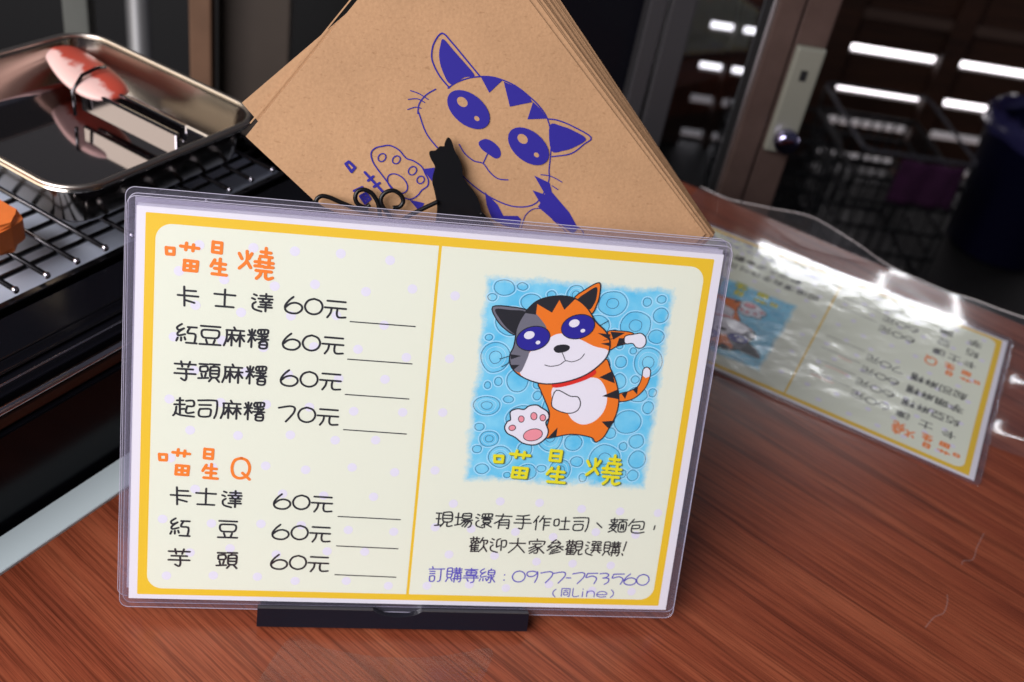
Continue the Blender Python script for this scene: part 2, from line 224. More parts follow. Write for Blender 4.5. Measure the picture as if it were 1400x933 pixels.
# ---------------------------------------------------------------- materials
def mat(name, col, rough=.5, metal=0, spec=.5, coat=0, emit=None, es=0, noise=0, nscale=40, stretch=None, bump=0, bscale=200, alpha=None, dark=None):
    m = bpy.data.materials.new(name); m.use_nodes = True; nt = m.node_tree; N = nt.nodes; b = N['Principled BSDF']
    b.inputs['Base Color'].default_value = (*col, 1); b.inputs['Roughness'].default_value = rough
    b.inputs['Metallic'].default_value = metal; b.inputs['Specular IOR Level'].default_value = spec
    b.inputs['Coat Weight'].default_value = coat; b.inputs['Coat Roughness'].default_value = .05
    if emit: b.inputs['Emission Color'].default_value = (*emit, 1); b.inputs['Emission Strength'].default_value = es
    if noise or bump:
        tc = N.new('ShaderNodeTexCoord'); mp = N.new('ShaderNodeMapping'); nt.links.new(tc.outputs['Object'], mp.inputs[0])
        if stretch: mp.inputs['Scale'].default_value = stretch
    if noise:
        n = N.new('ShaderNodeTexNoise'); n.inputs['Scale'].default_value = nscale; n.inputs['Detail'].default_value = 6; n.inputs['Roughness'].default_value = .65
        nt.links.new(mp.outputs[0], n.inputs[0])
        r = N.new('ShaderNodeValToRGB'); r.color_ramp.elements[0].position = .3; r.color_ramp.elements[1].position = .7
        d = dark or tuple(c*(1-noise) for c in col)
        r.color_ramp.elements[0].color = (*d, 1); r.color_ramp.elements[1].color = (*[min(1, c*(1+noise*.5)) for c in col], 1)
        nt.links.new(n.outputs['Fac'], r.inputs[0]); nt.links.new(r.outputs[0], b.inputs['Base Color'])
    if bump:
        n2 = N.new('ShaderNodeTexNoise'); n2.inputs['Scale'].default_value = bscale; n2.inputs['Detail'].default_value = 4
        nt.links.new(mp.outputs[0], n2.inputs[0])
        bp = N.new('ShaderNodeBump'); bp.inputs['Strength'].default_value = bump; bp.inputs['Distance'].default_value = .001
        nt.links.new(n2.outputs['Fac'], bp.inputs['Height']); nt.links.new(bp.outputs[0], b.inputs['Normal'])
    return m
def film_mat(name, tint=(.97,.97,.98), rough=.03, haze=.03, hazecol=(.7,.68,.78), ior=1.5, bump=0, bscale=30, refl=1.0):
    """thin clear plastic: see-through, fresnel gloss, a trace of milky haze"""
    m = bpy.data.materials.new(name); m.use_nodes = True; nt = m.node_tree; N = nt.nodes; L = nt.links
    N.remove(N['Principled BSDF']); out = N['Material Output']
    tr = N.new('ShaderNodeBsdfTransparent'); tr.inputs[0].default_value = (*tint, 1)
    df = N.new('ShaderNodeBsdfDiffuse'); df.inputs[0].default_value = (*hazecol, 1)
    gl = N.new('ShaderNodeBsdfGlossy'); gl.inputs['Roughness'].default_value = rough; gl.inputs[0].default_value = (refl, refl, refl, 1)
    fr = N.new('ShaderNodeFresnel'); fr.inputs[0].default_value = ior
    geo = N.new('ShaderNodeNewGeometry')           # the same fresnel on both faces of the sheet
    mx = N.new('ShaderNodeMixShader'); mx.inputs[0].default_value = haze; L.new(tr.outputs[0], mx.inputs[1]); L.new(df.outputs[0], mx.inputs[2])
    m2 = N.new('ShaderNodeMixShader'); L.new(mx.outputs[0], m2.inputs[1]); L.new(gl.outputs[0], m2.inputs[2])
    lw = N.new('ShaderNodeLayerWeight'); lw.inputs[0].default_value = .5
    # schlick: F0 + (1-F0)*facing^5
    p = N.new('ShaderNodeMath'); p.operation = 'POWER'; p.inputs[1].default_value = 5; L.new(lw.outputs['Facing'], p.inputs[0])
    f0 = ((ior-1)/(ior+1))**2*1.8
    ma = N.new('ShaderNodeMath'); ma.operation = 'MULTIPLY_ADD'; ma.inputs[1].default_value = 1-f0; ma.inputs[2].default_value = f0; L.new(p.outputs[0], ma.inputs[0])
    L.new(ma.outputs[0], m2.inputs[0]); L.new(m2.outputs[0], out.inputs[0])
    N.remove(fr); N.remove(geo)
    if bump:
        tc = N.new('ShaderNodeTexCoord'); n2 = N.new('ShaderNodeTexNoise'); n2.inputs['Scale'].default_value = bscale; n2.inputs['Detail'].default_value = 3
        L.new(tc.outputs['Object'], n2.inputs[0]); bp = N.new('ShaderNodeBump'); bp.inputs['Strength'].default_value = bump; bp.inputs['Distance'].default_value = .002
        L.new(n2.outputs['Fac'], bp.inputs['Height']); L.new(bp.outputs[0], gl.inputs['Normal'])
    return m
def wood_mat(name):
    m = bpy.data.materials.new(name); m.use_nodes = True; nt = m.node_tree; N = nt.nodes; L = nt.links; b = N['Principled BSDF']
    tc = N.new('ShaderNodeTexCoord')
    def nz(scale, st, detail=5, rough=.6, dist=0):
        mp = N.new('ShaderNodeMapping'); mp.inputs['Scale'].default_value = st; L.new(tc.outputs['Object'], mp.inputs[0])
        n = N.new('ShaderNodeTexNoise'); n.inputs['Scale'].default_value = scale; n.inputs['Detail'].default_value = detail
        n.inputs['Roughness'].default_value = rough; n.inputs['Distortion'].default_value = dist; L.new(mp.outputs[0], n.inputs[0]); return n.outputs['Fac']
    def ramp(src, stops):
        r = N.new('ShaderNodeValToRGB'); e = r.color_ramp.elements
        e[0].position, e[0].color = stops[0][0], (*stops[0][1], 1); e[1].position, e[1].color = stops[-1][0], (*stops[-1][1], 1)
        for p_, c_ in stops[1:-1]:
            q = e.new(p_); q.color = (*c_, 1)
        L.new(src, r.inputs[0]); return r.outputs[0]
    def mix(a, b_, f, mode='MULTIPLY'):
        x = N.new('ShaderNodeMix'); x.data_type = 'RGBA'; x.blend_type = mode
        if isinstance(f, float): x.inputs[0].default_value = f
        else: L.new(f, x.inputs[0])
        L.new(a, x.inputs[6])
        if isinstance(b_, tuple): x.inputs[7].default_value = (*b_, 1)
        else: L.new(b_, x.inputs[7])
        return x.outputs[2]
    base = ramp(nz(1, (80, 4.5, 4.5), 6, .62, .4), WOOD_STOPS)                                   # broad figure along local y
    pores = ramp(nz(1, (1150, 13, 13), 4, .7, .2), [(.42, (.34,.30,.30)), (.52, (1,1,1)), (1, (1,1,1))])    # short dark pores
    fine = ramp(nz(1, (2300, 55, 55), 3, .6, 0), [(.3, (.72,.70,.70)), (.7, (1.12,1.12,1.12))])
    lines = ramp(nz(1, (190, 3.2, 3.2), 3, .5, .9), [(.36, (.38,.34,.34)), (.43, (1,1,1)), (1, (1,1,1))])    # long dark growth lines
    c = mix(base, pores, .62); c = mix(c, fine, .8); c = mix(c, lines, .6)
    L.new(c, b.inputs['Base Color'])
    b.inputs['Roughness'].default_value = .30; b.inputs['Specular IOR Level'].default_value = .5
    rr = N.new('ShaderNodeMapRange'); rr.inputs[3].default_value = .16; rr.inputs[4].default_value = .30
    L.new(nz(14, (1, 1, 1), 4), rr.inputs[0]); L.new(rr.outputs[0], b.inputs['Roughness'])
    bp = N.new('ShaderNodeBump'); bp.inputs['Strength'].default_value = .12; bp.inputs['Distance'].default_value = .0004
    L.new(nz(1, (1150, 22, 22), 4, .7, .25), bp.inputs['Height']); L.new(bp.outputs[0], b.inputs['Normal'])
    return m
WOOD_STOPS = [(.25, (.19,.040,.019)), (.45, (.26,.060,.027)), (.58, (.31,.078,.035)), (.78, (.38,.112,.052))]
M = dict(
 paper=mat('white_paper', (.80,.79,.86), .45), yellow=mat('yellow_ink', lin((236,196,40)), .45), cream=mat('cream_ink', (.80,.845,.695), .45),
 dot=mat('pale_lilac_ink', (.78,.77,.88), .45), black=mat('black_ink', (.012,.013,.018), .45), orange=mat('orange_ink', lin((244,130,36)), .45),
 blueink=mat('blue_violet_ink', lin((92,86,190)), .45), red=mat('red_ink', lin((222,40,26)), .45),
 yl=mat('lemon_ink', lin((232,226,30)), .45), ylsh=mat('olive_shadow_ink', lin((96,120,60)), .45),
 furo=mat('orange_fur_ink', lin((238,122,22)), .45), furg=mat('grey_fur_ink', lin((112,112,124)), .45), furw=mat('white_fur_ink', (.82,.81,.88), .45),
 pink=mat('pink_ink', lin((238,150,160)), .45), navy=mat('navy_ink', lin((36,30,150)), .45), ring=mat('slate_ink', lin((58,88,128)), .45), ringw=mat('pale_blue_ink', lin((180,228,250)), .45),
 bagink=mat('violet_stamp_ink', lin((44,36,140)), .6, spec=.3), pen=mat('pink_pen', lin((240,150,140)), .5),
 pouch=film_mat('laminate_film', (.975,.972,.985), .05, .008, (.62,.60,.72), 1.5),
 wavy=film_mat('wavy_laminate_film', (.975,.972,.985), .11, .008, (.62,.60,.72), 1.5, bump=.38, bscale=30),
 margin=film_mat('sealed_film_margin', (.95,.94,.97), .15, .055, (.66,.63,.80), 1.4), edgel=mat('pale_film_edge', (.50,.48,.60), .3),
 sheet=film_mat('clear_sheet_film', (.96,.95,.96), .12, .03, (.7,.68,.72), 1.55),
 glass=film_mat('door_glass', (.80,.82,.84), .01, .0, (.5,.5,.5), 1.45),
 holder=mat('black_plastic', (.006,.006,.012), .3, spec=.5, bump=.05, bscale=900), wire=mat('black_wire', (.004,.004,.005), .35, spec=.3),
 kraft=None, wood=wood_mat('red_wood_laminate'),
 strip=mat('white_strip', (.62,.72,.74), .16, spec=.6), caseb=mat('black_enamel', (.004,.004,.006), .2, spec=.12), casebr=mat('dark_brown_trim', (.018,.010,.008), .3),
 chrome=mat('chrome', (.62,.60,.66), .14, 1), steel=mat('polished_steel', (.42,.40,.42), .07, 1), dsteel=mat('dark_steel', (.10,.095,.10), .25, 1),
 crumb=mat('bluish_metal_sheet', (.62,.68,.82), .4, 0), tongw=mat('pale_pink_plastic', (.78,.50,.46), .35), tongr=mat('red_plastic', (.58,.085,.05), .3),
 casebr2=mat('brown_rail_paint', (.10,.06,.045), .5), scuff_glint=film_mat('pale_scuff_glint', (1,1,1), .3, .12, (.75,.6,.58), 1.15), brushed=mat('brushed_steel', (.20,.20,.205), .5, .6), edge=mat('clear_plastic_edge', (.45,.40,.40), .12, spec=.9), foot=mat('clear_grey_rubber', (.22,.20,.22), .3), wall=mat('satin_steel', (.42,.385,.34), .16, 1), rimsteel=mat('brushed_rim_steel', (.60,.54,.48), .34, 1), orangeb=mat('orange_plastic', lin((226,118,52)), .5, noise=.10, nscale=90), alu=mat('bronze_aluminium', (.15,.098,.085), .35, .55, noise=.2, nscale=30), alug=mat('grey_aluminium', (.060,.058,.064), .4, .5),
 plate=mat('grey_green_lock_plate', (.30,.30,.25), .35, .4), knob=mat('violet_chrome', (.35,.33,.55), .08, 1), dark=mat('dark_paint', (.006,.006,.007), .6),
 board=mat('dark_brown_board', (.052,.019,.009), .6, noise=.5, nscale=3, stretch=(1,1,12)), floor=mat('dark_floor', (.010,.009,.009), .6, noise=.4, nscale=6),
 crate=mat('black_crate_plastic', (.010,.011,.013), .4), rim=mat('grey_rim_plastic', (.07,.07,.085), .35), purple=mat('purple_cloth', (.055,.008,.05), .9, noise=.3, nscale=30),
 bin=mat('navy_bin_plastic', (.004,.004,.028), .4), bag=mat('violet_bin_bag', (.03,.028,.10), .2, bump=.6, bscale=12),
 tan=mat('tan_reflection_tone', (.15,.08,.048), .5, noise=.3, nscale=10), taupe=mat('taupe_panel', (.055,.042,.034), .5, noise=.2, nscale=5), sage=mat('grey_reflection_bar', (.12,.125,.115), .45, noise=.25, nscale=8))
def kraft_mat(name, col):
    m = mat(name, col, .7, spec=.3, noise=.0, bump=.12, bscale=700); nt = m.node_tree; N = nt.nodes; L = nt.links; b = N['Principled BSDF']
    tc = N.new('ShaderNodeTexCoord')
    def nz(s, st=(1,1,1), d=4):
        mp = N.new('ShaderNodeMapping'); mp.inputs['Scale'].default_value = st; L.new(tc.outputs['Object'], mp.inputs[0])
        n = N.new('ShaderNodeTexNoise'); n.inputs['Scale'].default_value = s; n.inputs['Detail'].default_value = d; L.new(mp.outputs[0], n.inputs[0]); return n.outputs['Fac']
    def ramp(src, a, b_, p0=.3, p1=.7):
        r = N.new('ShaderNodeValToRGB'); r.color_ramp.elements[0].color = (*a, 1); r.color_ramp.elements[1].color = (*b_, 1)
        r.color_ramp.elements[0].position = p0; r.color_ramp.elements[1].position = p1; L.new(src, r.inputs[0]); return r.outputs[0]
    def mul(a, b_):
        x = N.new('ShaderNodeMix'); x.data_type = 'RGBA'; x.blend_type = 'MULTIPLY'; x.inputs[0].default_value = 1; L.new(a, x.inputs[6]); L.new(b_, x.inputs[7]); return x.outputs[2]
    c = ramp(nz(28), tuple(v*.90 for v in col), tuple(v*1.06 for v in col))
    c = mul(c, ramp(nz(900, (1,1,1), 2), (.93,.92,.91), (1.04,1.04,1.04)))
    c = mul(c, ramp(nz(420, (1,2,1), 3), (.84,.81,.78), (1,1,1), .28, .38))
    L.new(c, b.inputs['Base Color']); return m
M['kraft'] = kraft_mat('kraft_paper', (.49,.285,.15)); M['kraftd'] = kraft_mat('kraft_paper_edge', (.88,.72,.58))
def picture_mat():
    """printed sky-blue picture whose edge frays into the cream print"""
    m = mat('picture_ink', lin((118,208,240)), .45); nt = m.node_tree; N = nt.nodes; L = nt.links; b = N['Principled BSDF']
    tc = N.new('ShaderNodeTexCoord'); sp = N.new('ShaderNodeSeparateXYZ'); L.new(tc.outputs['Generated'], sp.inputs[0])
    def math_(op, a, b_):
        x = N.new('ShaderNodeMath'); x.operation = op
        for i, q in enumerate((a, b_)):
            if isinstance(q, (int, float)): x.inputs[i].default_value = q
            else: L.new(q, x.inputs[i])
        return x.outputs[0]
    ax = math_('ABSOLUTE', math_('SUBTRACT', sp.outputs[0], .5), 0); ay = math_('ABSOLUTE', math_('SUBTRACT', sp.outputs[1], .5), 0)
    e = math_('MAXIMUM', ax, ay)
    n = N.new('ShaderNodeTexNoise'); n.inputs['Scale'].default_value = 420; n.inputs['Detail'].default_value = 5; n.inputs['Roughness'].default_value = .75; L.new(tc.outputs['Object'], n.inputs[0])
    n3 = N.new('ShaderNodeTexNoise'); n3.inputs['Scale'].default_value = 90; n3.inputs['Detail'].default_value = 3; L.new(tc.outputs['Object'], n3.inputs[0])
    v = math_('ADD', math_('ADD', e, math_('MULTIPLY', math_('SUBTRACT', n.outputs['Fac'], .5), .06)), math_('MULTIPLY', math_('SUBTRACT', n3.outputs['Fac'], .5), .07))
    r = N.new('ShaderNodeMapRange'); r.inputs[1].default_value = .438; r.inputs[2].default_value = .478; L.new(v, r.inputs[0])
    n2 = N.new('ShaderNodeTexNoise'); n2.inputs['Scale'].default_value = 120; n2.inputs['Detail'].default_value = 4; L.new(tc.outputs['Object'], n2.inputs[0])
    cr = N.new('ShaderNodeValToRGB'); cr.color_ramp.elements[0].position = .35; cr.color_ramp.elements[1].position = .7
    cr.color_ramp.elements[0].color = rgba((92,196,236)); cr.color_ramp.elements[1].color = rgba((140,218,244)); L.new(n2.outputs['Fac'], cr.inputs[0])
    x = N.new('ShaderNodeMix'); x.data_type = 'RGBA'; L.new(r.outputs[0], x.inputs[0]); L.new(cr.outputs[0], x.inputs[6]); x.inputs[7].default_value = (.80,.845,.695,1)
    L.new(x.outputs[2], b.inputs['Base Color']); return m
M['pic'] = picture_mat()
def tong_mat():
    m = mat('pink_and_red_plastic', (.78,.5,.46), .5); nt = m.node_tree; N = nt.nodes; L = nt.links
    tc = N.new('ShaderNodeTexCoord'); sp = N.new('ShaderNodeSeparateXYZ'); L.new(tc.outputs['Object'], sp.inputs[0])
    n = N.new('ShaderNodeTexNoise'); n.inputs['Scale'].default_value = 130; n.inputs['Detail'].default_value = 2; L.new(tc.outputs['Object'], n.inputs[0])
    a = N.new('ShaderNodeMath'); a.operation = 'MULTIPLY_ADD'; a.inputs[1].default_value = .016; L.new(n.outputs['Fac'], a.inputs[0]); L.new(sp.outputs[0], a.inputs[2])
    c = N.new('ShaderNodeMath'); c.operation = 'MULTIPLY_ADD'; c.inputs[1].default_value = -.20; L.new(sp.outputs[1], c.inputs[0]); L.new(a.outputs[0], c.inputs[2])
    r = N.new('ShaderNodeValToRGB'); r.color_ramp.elements[0].position = .0005; r.color_ramp.elements[1].position = .0018
    r.color_ramp.elements[0].color = (.80,.52,.48,1); r.color_ramp.elements[1].color = (.55,.075,.045,1); L.new(c.outputs[0], r.inputs[0]); L.new(r.outputs[0], N['Principled BSDF'].inputs['Base Color']); return m
M['tong'] = tong_mat()
# ---------------------------------------------------------------- the counter and its surroundings
T0 = Vector((-183.5, 272.4, 0)); TA = math.radians(64.6)
TD = Vector((math.cos(TA), math.sin(TA), 0)); TN = Vector((-math.sin(TA), math.cos(TA), 0)); TZ = Vector((0, 0, 1))
FT = frame(T0, TD, TN, TZ)                                   # x along the counter's left edge, y away from the counter to the left
ct = empty('counter', FT, 'reddish brown wood grain counter top under everything, with a white strip along its left edge', 'counter')
GR = math.radians(-33-64.6)                                  # grain direction seen from the counter's own frame
top = MB(); top.box(-330, 507, -720, -15.1, -30, 0, .8, 1)
tp = top.build('tabletop', M['wood'], ct)
# the wood pattern runs along the object's y, so turn the object and turn the mesh back
rot = Matrix.Rotation(GR-math.pi/2, 4, 'Z'); tp.data.transform(rot.inverted()); tp.matrix_local = rot
MB().box(-330, 507, -15, 0, -30, .6, .4, 1).build('edge_strip', M['strip'], ct)
MB().box(-330, 500, -700, -2, -930, -31).build('cabinet', M['dark'], ct)
tag(MB_o := MB().box(-3000, 4000, -1500, 5200, -960, -930).build('floor', M['floor']), kind='structure')
# ---- background: door, slatted fence, crate, bin
BA = math.radians(7.1); BD = Vector((math.cos(BA), math.sin(BA), 0)); BN = Vector((-math.sin(BA), math.cos(BA), 0))
FB = frame((0, 0, 0), BD, BN, TZ)                            # x along the door, y away from the camera
def bg(x, y, z=0): return frame(BD*x+BN*y+TZ*z, BD, BN, TZ)
door = empty('sliding_door', bg(205, 765, -930), 'glass sliding door with brown metal stile, grey green lock plate and round knob', 'door')
def L_(x): return x-205
m = MB(); m.box(L_(233), L_(252), -15, 15, 0, 1300, 1.5); m.box(L_(253.5), L_(278), -13, 13, 0, 1300, 1.5); m.box(L_(250), L_(256), -9, 9, 0, 1300)
m.build('stile', M['alu'], door)
m = MB(); m.box(L_(143), L_(156), -12, 12, 0, 1300, 1.5); m.box(L_(158), L_(176), -15, 10, 0, 1300, 1.5); m.build('stile', M['alug'], door)
MB().box(L_(176.5), L_(232.5), -2, 2, 0, 1300).build('pane', M['glass'], door)
MB().box(L_(226), L_(232), -5, -2.5, 0, 1300).build('gasket', M['dark'], door)
lp = MB().box(L_(255), L_(277), -20, -13.2, 934, 1018, 2).build('lock_plate', M['plate'], door)
MB().lathe([(8.5, 0), (9.5, 1.5), (9.5, 7), (8, 10), (5, 11)], (0, 0, 0), 24).build('knob', M['knob'], lp, smooth=True).matrix_local = Matrix.Translation((L_(268)*MM, -.0201, .946)) @ Matrix.Rotation(math.pi/2, 4, 'X')
MB().box(L_(263), L_(268), -20.6, -19.9, 993, 1001).build('keyhole', M['dark'], lp)
door2 = empty('door_panel', bg(60, 790, -930), 'dark glass door panel left of the grey stile, behind the paper bags', 'door')
MB().box(-20, 96, -4, 4, 0, 1300).build('pane', M['caseb'], door2)
MB().box(-40, -20, -12, 12, 0, 1300, 1.5).build('stile', M['alug'], door2)
FD = 2800
fence = empty('slatted_fence', bg(1100, FD, -930), 'dark wooden slatted wall with bright daylight showing through its gaps', 'fence')
edges = [-942, -924, -893, -821, -791, -727, -695, -613, -581, -480]
rows = [(-930, -920.5), (-898.5, -816.5), (-794.5, -722), (-700, -608), (-586, -455)]
for a, b in rows: MB().box(-900, 1300, -12, 12, a+930, b+930, 3).build('slat', M['board'], fence)
MB().box(-900, 1300, -14, 14, 475.5, 900, 2).build('slat', M['board'], fence)
MB().box(-900, 1300, -40, -15, 425, 452, 3).build('rail', M['casebr2'], fence)
for x0, x1 in ((1332, 1388), (763, 784), (880, 1080), (1900, 1960), (600, 694)): MB().box(x0-1100, x1-1100, -55, -13, 0, 900, 3).build('upright', M['board'], fence)
sky = MB(); sky.quad((-1600, 3300, -1000), (4200, 3300, -1000), (4200, 3300, -60), (-1600, 3300, -60))
so = sky.build('sky', mat('bright_overcast_sky', (0, 0, 0), 1, emit=(1.0,.93,.98), es=SKY_E)); so.matrix_world = FB; tag(so, kind='structure')
def lattice_crate(name, M_, label, w, d, h, cell, rimm):
    c = empty(name, M_, label, 'crate')
    m = MB()
    for y in (-d/2, d/2-4):
        k = -w/2
        while k < w/2: m.box(k, k+5, y, y+4, 0, h*.8 if abs(k) < w*.46 else h); k += cell
        for z in (0, h*.2, h*.4, h*.6, h*.78): m.box(-w/2, w/2, y-.6, y+4.6, z, z+9)
    for x in (-w/2, w/2-4):
        k = -d/2
        while k < d/2: m.box(x, x+4, k, k+5, 0, h*.8 if abs(k) < d*.46 else h); k += cell
        for z in (0, h*.2, h*.4, h*.6, h*.78): m.box(x-.6, x+4.6, -d/2, d/2, z, z+9)
    m.box(-w/2, w/2, -d/2, d/2, -2, 1.5); m.build('lattice', M['crate'], c)
    MB().tube(smooth_rect(w+6, d+6, 25, h), 4, 8, True).build('rim', rimm, c, smooth=True)
    return c
def smooth_rect(w, d, r, z): return [(x, y, z) for x, y in rrect(-w/2, w/2, -d/2, d/2, r, 4)]
lattice_crate('lattice_crate', frame((796, 2455, -930), BD, BN, TZ), 'black plastic lattice crate on the floor, its grey rim in front of the slatted wall', 265, 360, 328, 30, M['rim'])
lattice_crate('lattice_crate', frame((560, 2560, -930), BD, BN, TZ), 'black lattice crate added behind the sliding door glass to break the bright gaps into dots', 250, 200, 230, 36, M['crate'])  # added crate, its lattice breaks the bright gaps behind the glass into dots
m = MB(); rng = random.Random(4); nx, nz = 14, 9; vs = []
for j in range(nz):
    vs.append([m.bm.verts.new((-75+150*i/(nx-1), 5*math.sin(i*1.1+j*.2), -105*j/(nz-1)-3*rng.random())) for i in range(nx)])
for j in range(nz-1):
    for i in range(nx-1): m.bm.faces.new((vs[j][i], vs[j][i+1], vs[j+1][i+1], vs[j+1][i]))
pc = m.build('purple_cloth', M['purple'], smooth=True); pc.matrix_world = frame((850, 2268, -608), BD, BN, TZ)
md = pc.modifiers.new('thick', 'SOLIDIFY'); md.thickness = .004
tag(pc, 'dark purple cloth hanging over the front of the black crate', 'cloth')
bn = empty('waste_bin', bg(1509, 2408, -930), 'tall navy blue waste bin at the right edge, lined with a bag', 'bin')
MB().lathe([(118, 0), (124, 8), (152, 330), (158, 334), (158, 344), (150, 344), (120, 14)], seg=48).build('body', M['bin'], bn, smooth=True)
m = MB(); R_ = random.Random(2); rings = []
for j, (r, z) in enumerate([(161, 318), (163, 338), (158, 356), (140, 366), (120, 340)]):
    rings.append([m.bm.verts.new(((r+R_.uniform(-3, 3))*math.cos(k*math.pi/24), (r+R_.uniform(-3, 3))*math.sin(k*math.pi/24), z+R_.uniform(-8, 8))) for k in range(48)])
for A, B in zip(rings, rings[1:]):
    for k in range(48): m.bm.faces.new((A[k], A[(k+1) % 48], B[(k+1) % 48], B[k]))
m.build('liner', M['bag'], bn, smooth=True)
# ---- background left: dark wall, and uprights added in place of blurred glass reflections
bw = MB().box(-1500, 45, -10, 10, 0, 1500).build('back_wall', M['dark']); bw.matrix_world = bg(0, 1250, -930)
tag(bw, 'black wall panel behind the display case', 'wall')
p1 = MB().lathe([(11, 0), (11, 1060)], seg=24).build('steel_reflection_bar', M['brushed'], smooth=True); p1.matrix_world = bg(-291, 1010, -930); tag(p1, 'shiny steel-like upright added behind the display case for a blurred glass reflection', 'pole')
p2 = MB().box(-9, 9, -9, 9, 0, 1100, 2).build('tan_reflection_bar', M['tan']); p2.matrix_world = bg(-196, 860, -930); tag(p2, 'narrow tan upright added behind the steel tray for a blurred glass reflection', 'post')
p3 = MB().box(-30, 30, -10, 10, 0, 1100, 2).build('taupe_reflection_panel', M['taupe']); p3.matrix_world = bg(-158, 890, -930); tag(p3, 'dull taupe panel added beside the paper bags for a blurred glass reflection', 'panel')
p4 = MB().box(-10, 10, -10, 10, 0, 1100, 2).build('grey_reflection_bar', M['sage']); p4.matrix_world = bg(-288, 840, -930); tag(p4, 'grey upright added above the far rim of the steel tray for a blurred glass reflection', 'post')
# ---- the display case on the left
case = empty('display_case', FT, 'black food display case with chrome rails to the left of the counter', 'display case')
m = MB(); m.box(-330, 330, 3, 9, -930, 46, 1); m.box(-330, 330, 9.2, 54, -20, 46.5, 1); m.build('front_panel', M['caseb'], case)
MB().box(-330, 330, 4.5, 12, 46.8, 53, 1).build('trim', M['casebr'], case)
MB().tube([(-330, 5.5, 55), (330, 5.5, 55)], 1.5, 10).build('rail', M['chrome'], case, smooth=True)
MB().tube([(-330, 13.5, 58.8), (330, 13.5, 58.8)], .55, 8).build('rail', M['chrome'], case, smooth=True)
MB().tube([(-330, 20, 58), (330, 20, 58)], .8, 8).build('rail', M['dsteel'], case, smooth=True)
MB().tube([(-330, 26, 59), (330, 26, 59)], .5, 8).build('rail', M['dsteel'], case, smooth=True)
MB().box(-330, 330, 10, 50, 46.8, 57, .6).build('ledge', M['caseb'], case)
m = MB(); m.box(-330, 250, 55, 215, 20, 30); m.box(-330, 250, 215.5, 221, 20, 46); m.box(244, 250, 55, 215, 30.3, 50); m.build('well', M['caseb'], case)
MB().box(-200, 240, 63, 210, 44, 45).build('crumb_tray', M['crumb'], case)
rack = empty('wire_rack', FT @ Matrix.Translation((.06, .06, .048)), 'dark steel wire rack with round wire ends above a bluish sheet', 'rack')
RX, RY, RZ = 60, 60, 48
m = MB(); m.box(-330-RX, 320-RX, 54-RY, 58-RY, 50-RZ, 58-RZ, .8); m.build('front_bar', M['dsteel'], rack)
m = MB()
for y in (70, 79, 91.5, 104, 118, 132, 146, 160, 174, 188, 204): m.tube([(-330-RX, y-RY, 60-RZ), (236-RX, y-RY, 60-RZ)], 1.3, 8)
xs = [59.8+15.7*k for k in range(-14, 12)]
for x in xs: m.tube([(x-RX, 57-RY, 61.6-RZ), (x-RX, 206-RY, 61.6-RZ)], 1.2, 8)
m.build('wires', M['dsteel'], rack, smooth=True)
m = MB()
for x in xs: m.ball((x-RX, 57-RY, 61.6-RZ), 1.7)
m.build('wire_ends', M['chrome'], rack, smooth=True)
tray = empty('steel_tray', FT @ Matrix.Translation((.152, .125, .063)), 'polished steel tray with rounded corners resting on the wire rack', 'tray')
prof = [(0, 0, 11), (0.2, 0, 12), (1.4, .8, 12.5), (2.6, 3, 13), (6.8, 27.5, 15.5), (7.2, 29.4, 16), (8.2, 30.2, 17), (10.4, 30.2, 19), (11.2, 29, 20), (10.8, 28, 20)]
m = MB(); W2, H2 = 51, 57; rings = []; prof = [(a, 7+z_*.77, r) for a, z_, r in prof]
for off, z, r in prof: rings.append([m.bm.verts.new((x, y, z)) for x, y in rrect(-W2-off, W2+off, -H2-off, H2+off, r, 8)])
m.bm.faces.new(rings[0])
for A, B in zip(rings, rings[1:]):
    for k in range(len(A)): m.bm.faces.new((A[k], A[(k+1) % len(A)], B[(k+1) % len(A)], B[k]))
po = m.build('pan', (M['steel'], M['wall']), tray, smooth=True); po.modifiers.new('es', 'EDGE_SPLIT').split_angle = math.radians(38)
for f_ in po.data.polygons:
    if len(f_.vertices) < 5 and f_.center.z > .0085: f_.material_index = 1
MB().tube([(x, y, 30.6) for x, y in rrect(-W2-9.4, W2+9.4, -H2-9.4, H2+9.4, 18.5, 8)], 1.4, 10, True).build('rolled_rim', M['rimsteel'], tray, smooth=True)
# tongs lying in the tray
tg = empty('food_tongs', FT @ Matrix.Translation((.186, .142, .0705)), 'food tongs with a red and pale pink leaf shaped tip lying in the steel tray', 'tongs')
def leaf(prof_, z0, hgt):
    m = MB(); rings = []
    for j in range(7):
        t = j/6; k = math.cos(t*math.pi/2*.96); rings.append([m.bm.verts.new((cx0+(x-cx0)*k, cy0+(y-cy0)*(.35+.65*k), z0+hgt*math.sin(t*math.pi/2))) for x, y in prof_])
    for A, B in zip(rings, rings[1:]):
        for q in range(len(A)): m.bm.faces.new((A[q], A[(q+1) % len(A)], B[(q+1) % len(A)], B[q]))
    m.bm.faces.new(rings[0][::-1]); m.bm.faces.new(rings[-1]); return m
lf = smooth_line([(12, 64), (18, 51), (16.5, 28), (11, 4), (3, -11), (-10, -13), (-17, -3), (-14, 19.5), (-1, 48)], True, 5); cx0, cy0 = 0, 22
leaf(lf, 15.5, 4.5).build('tip', M['tong'], tg, smooth=True)
leaf([(cx0+(x-cx0)*.97, cy0+(y-cy0)*.97) for x, y in lf], 15.2, -3.5).build('tip', M['tong'], tg, smooth=True)
m = MB(); m.box(-13.5, -11, -62, 6, 4, 17, .8); m.box(-5, -2.5, -58, 6, 8, 17, .8); m.build('arm', M['steel'], tg)
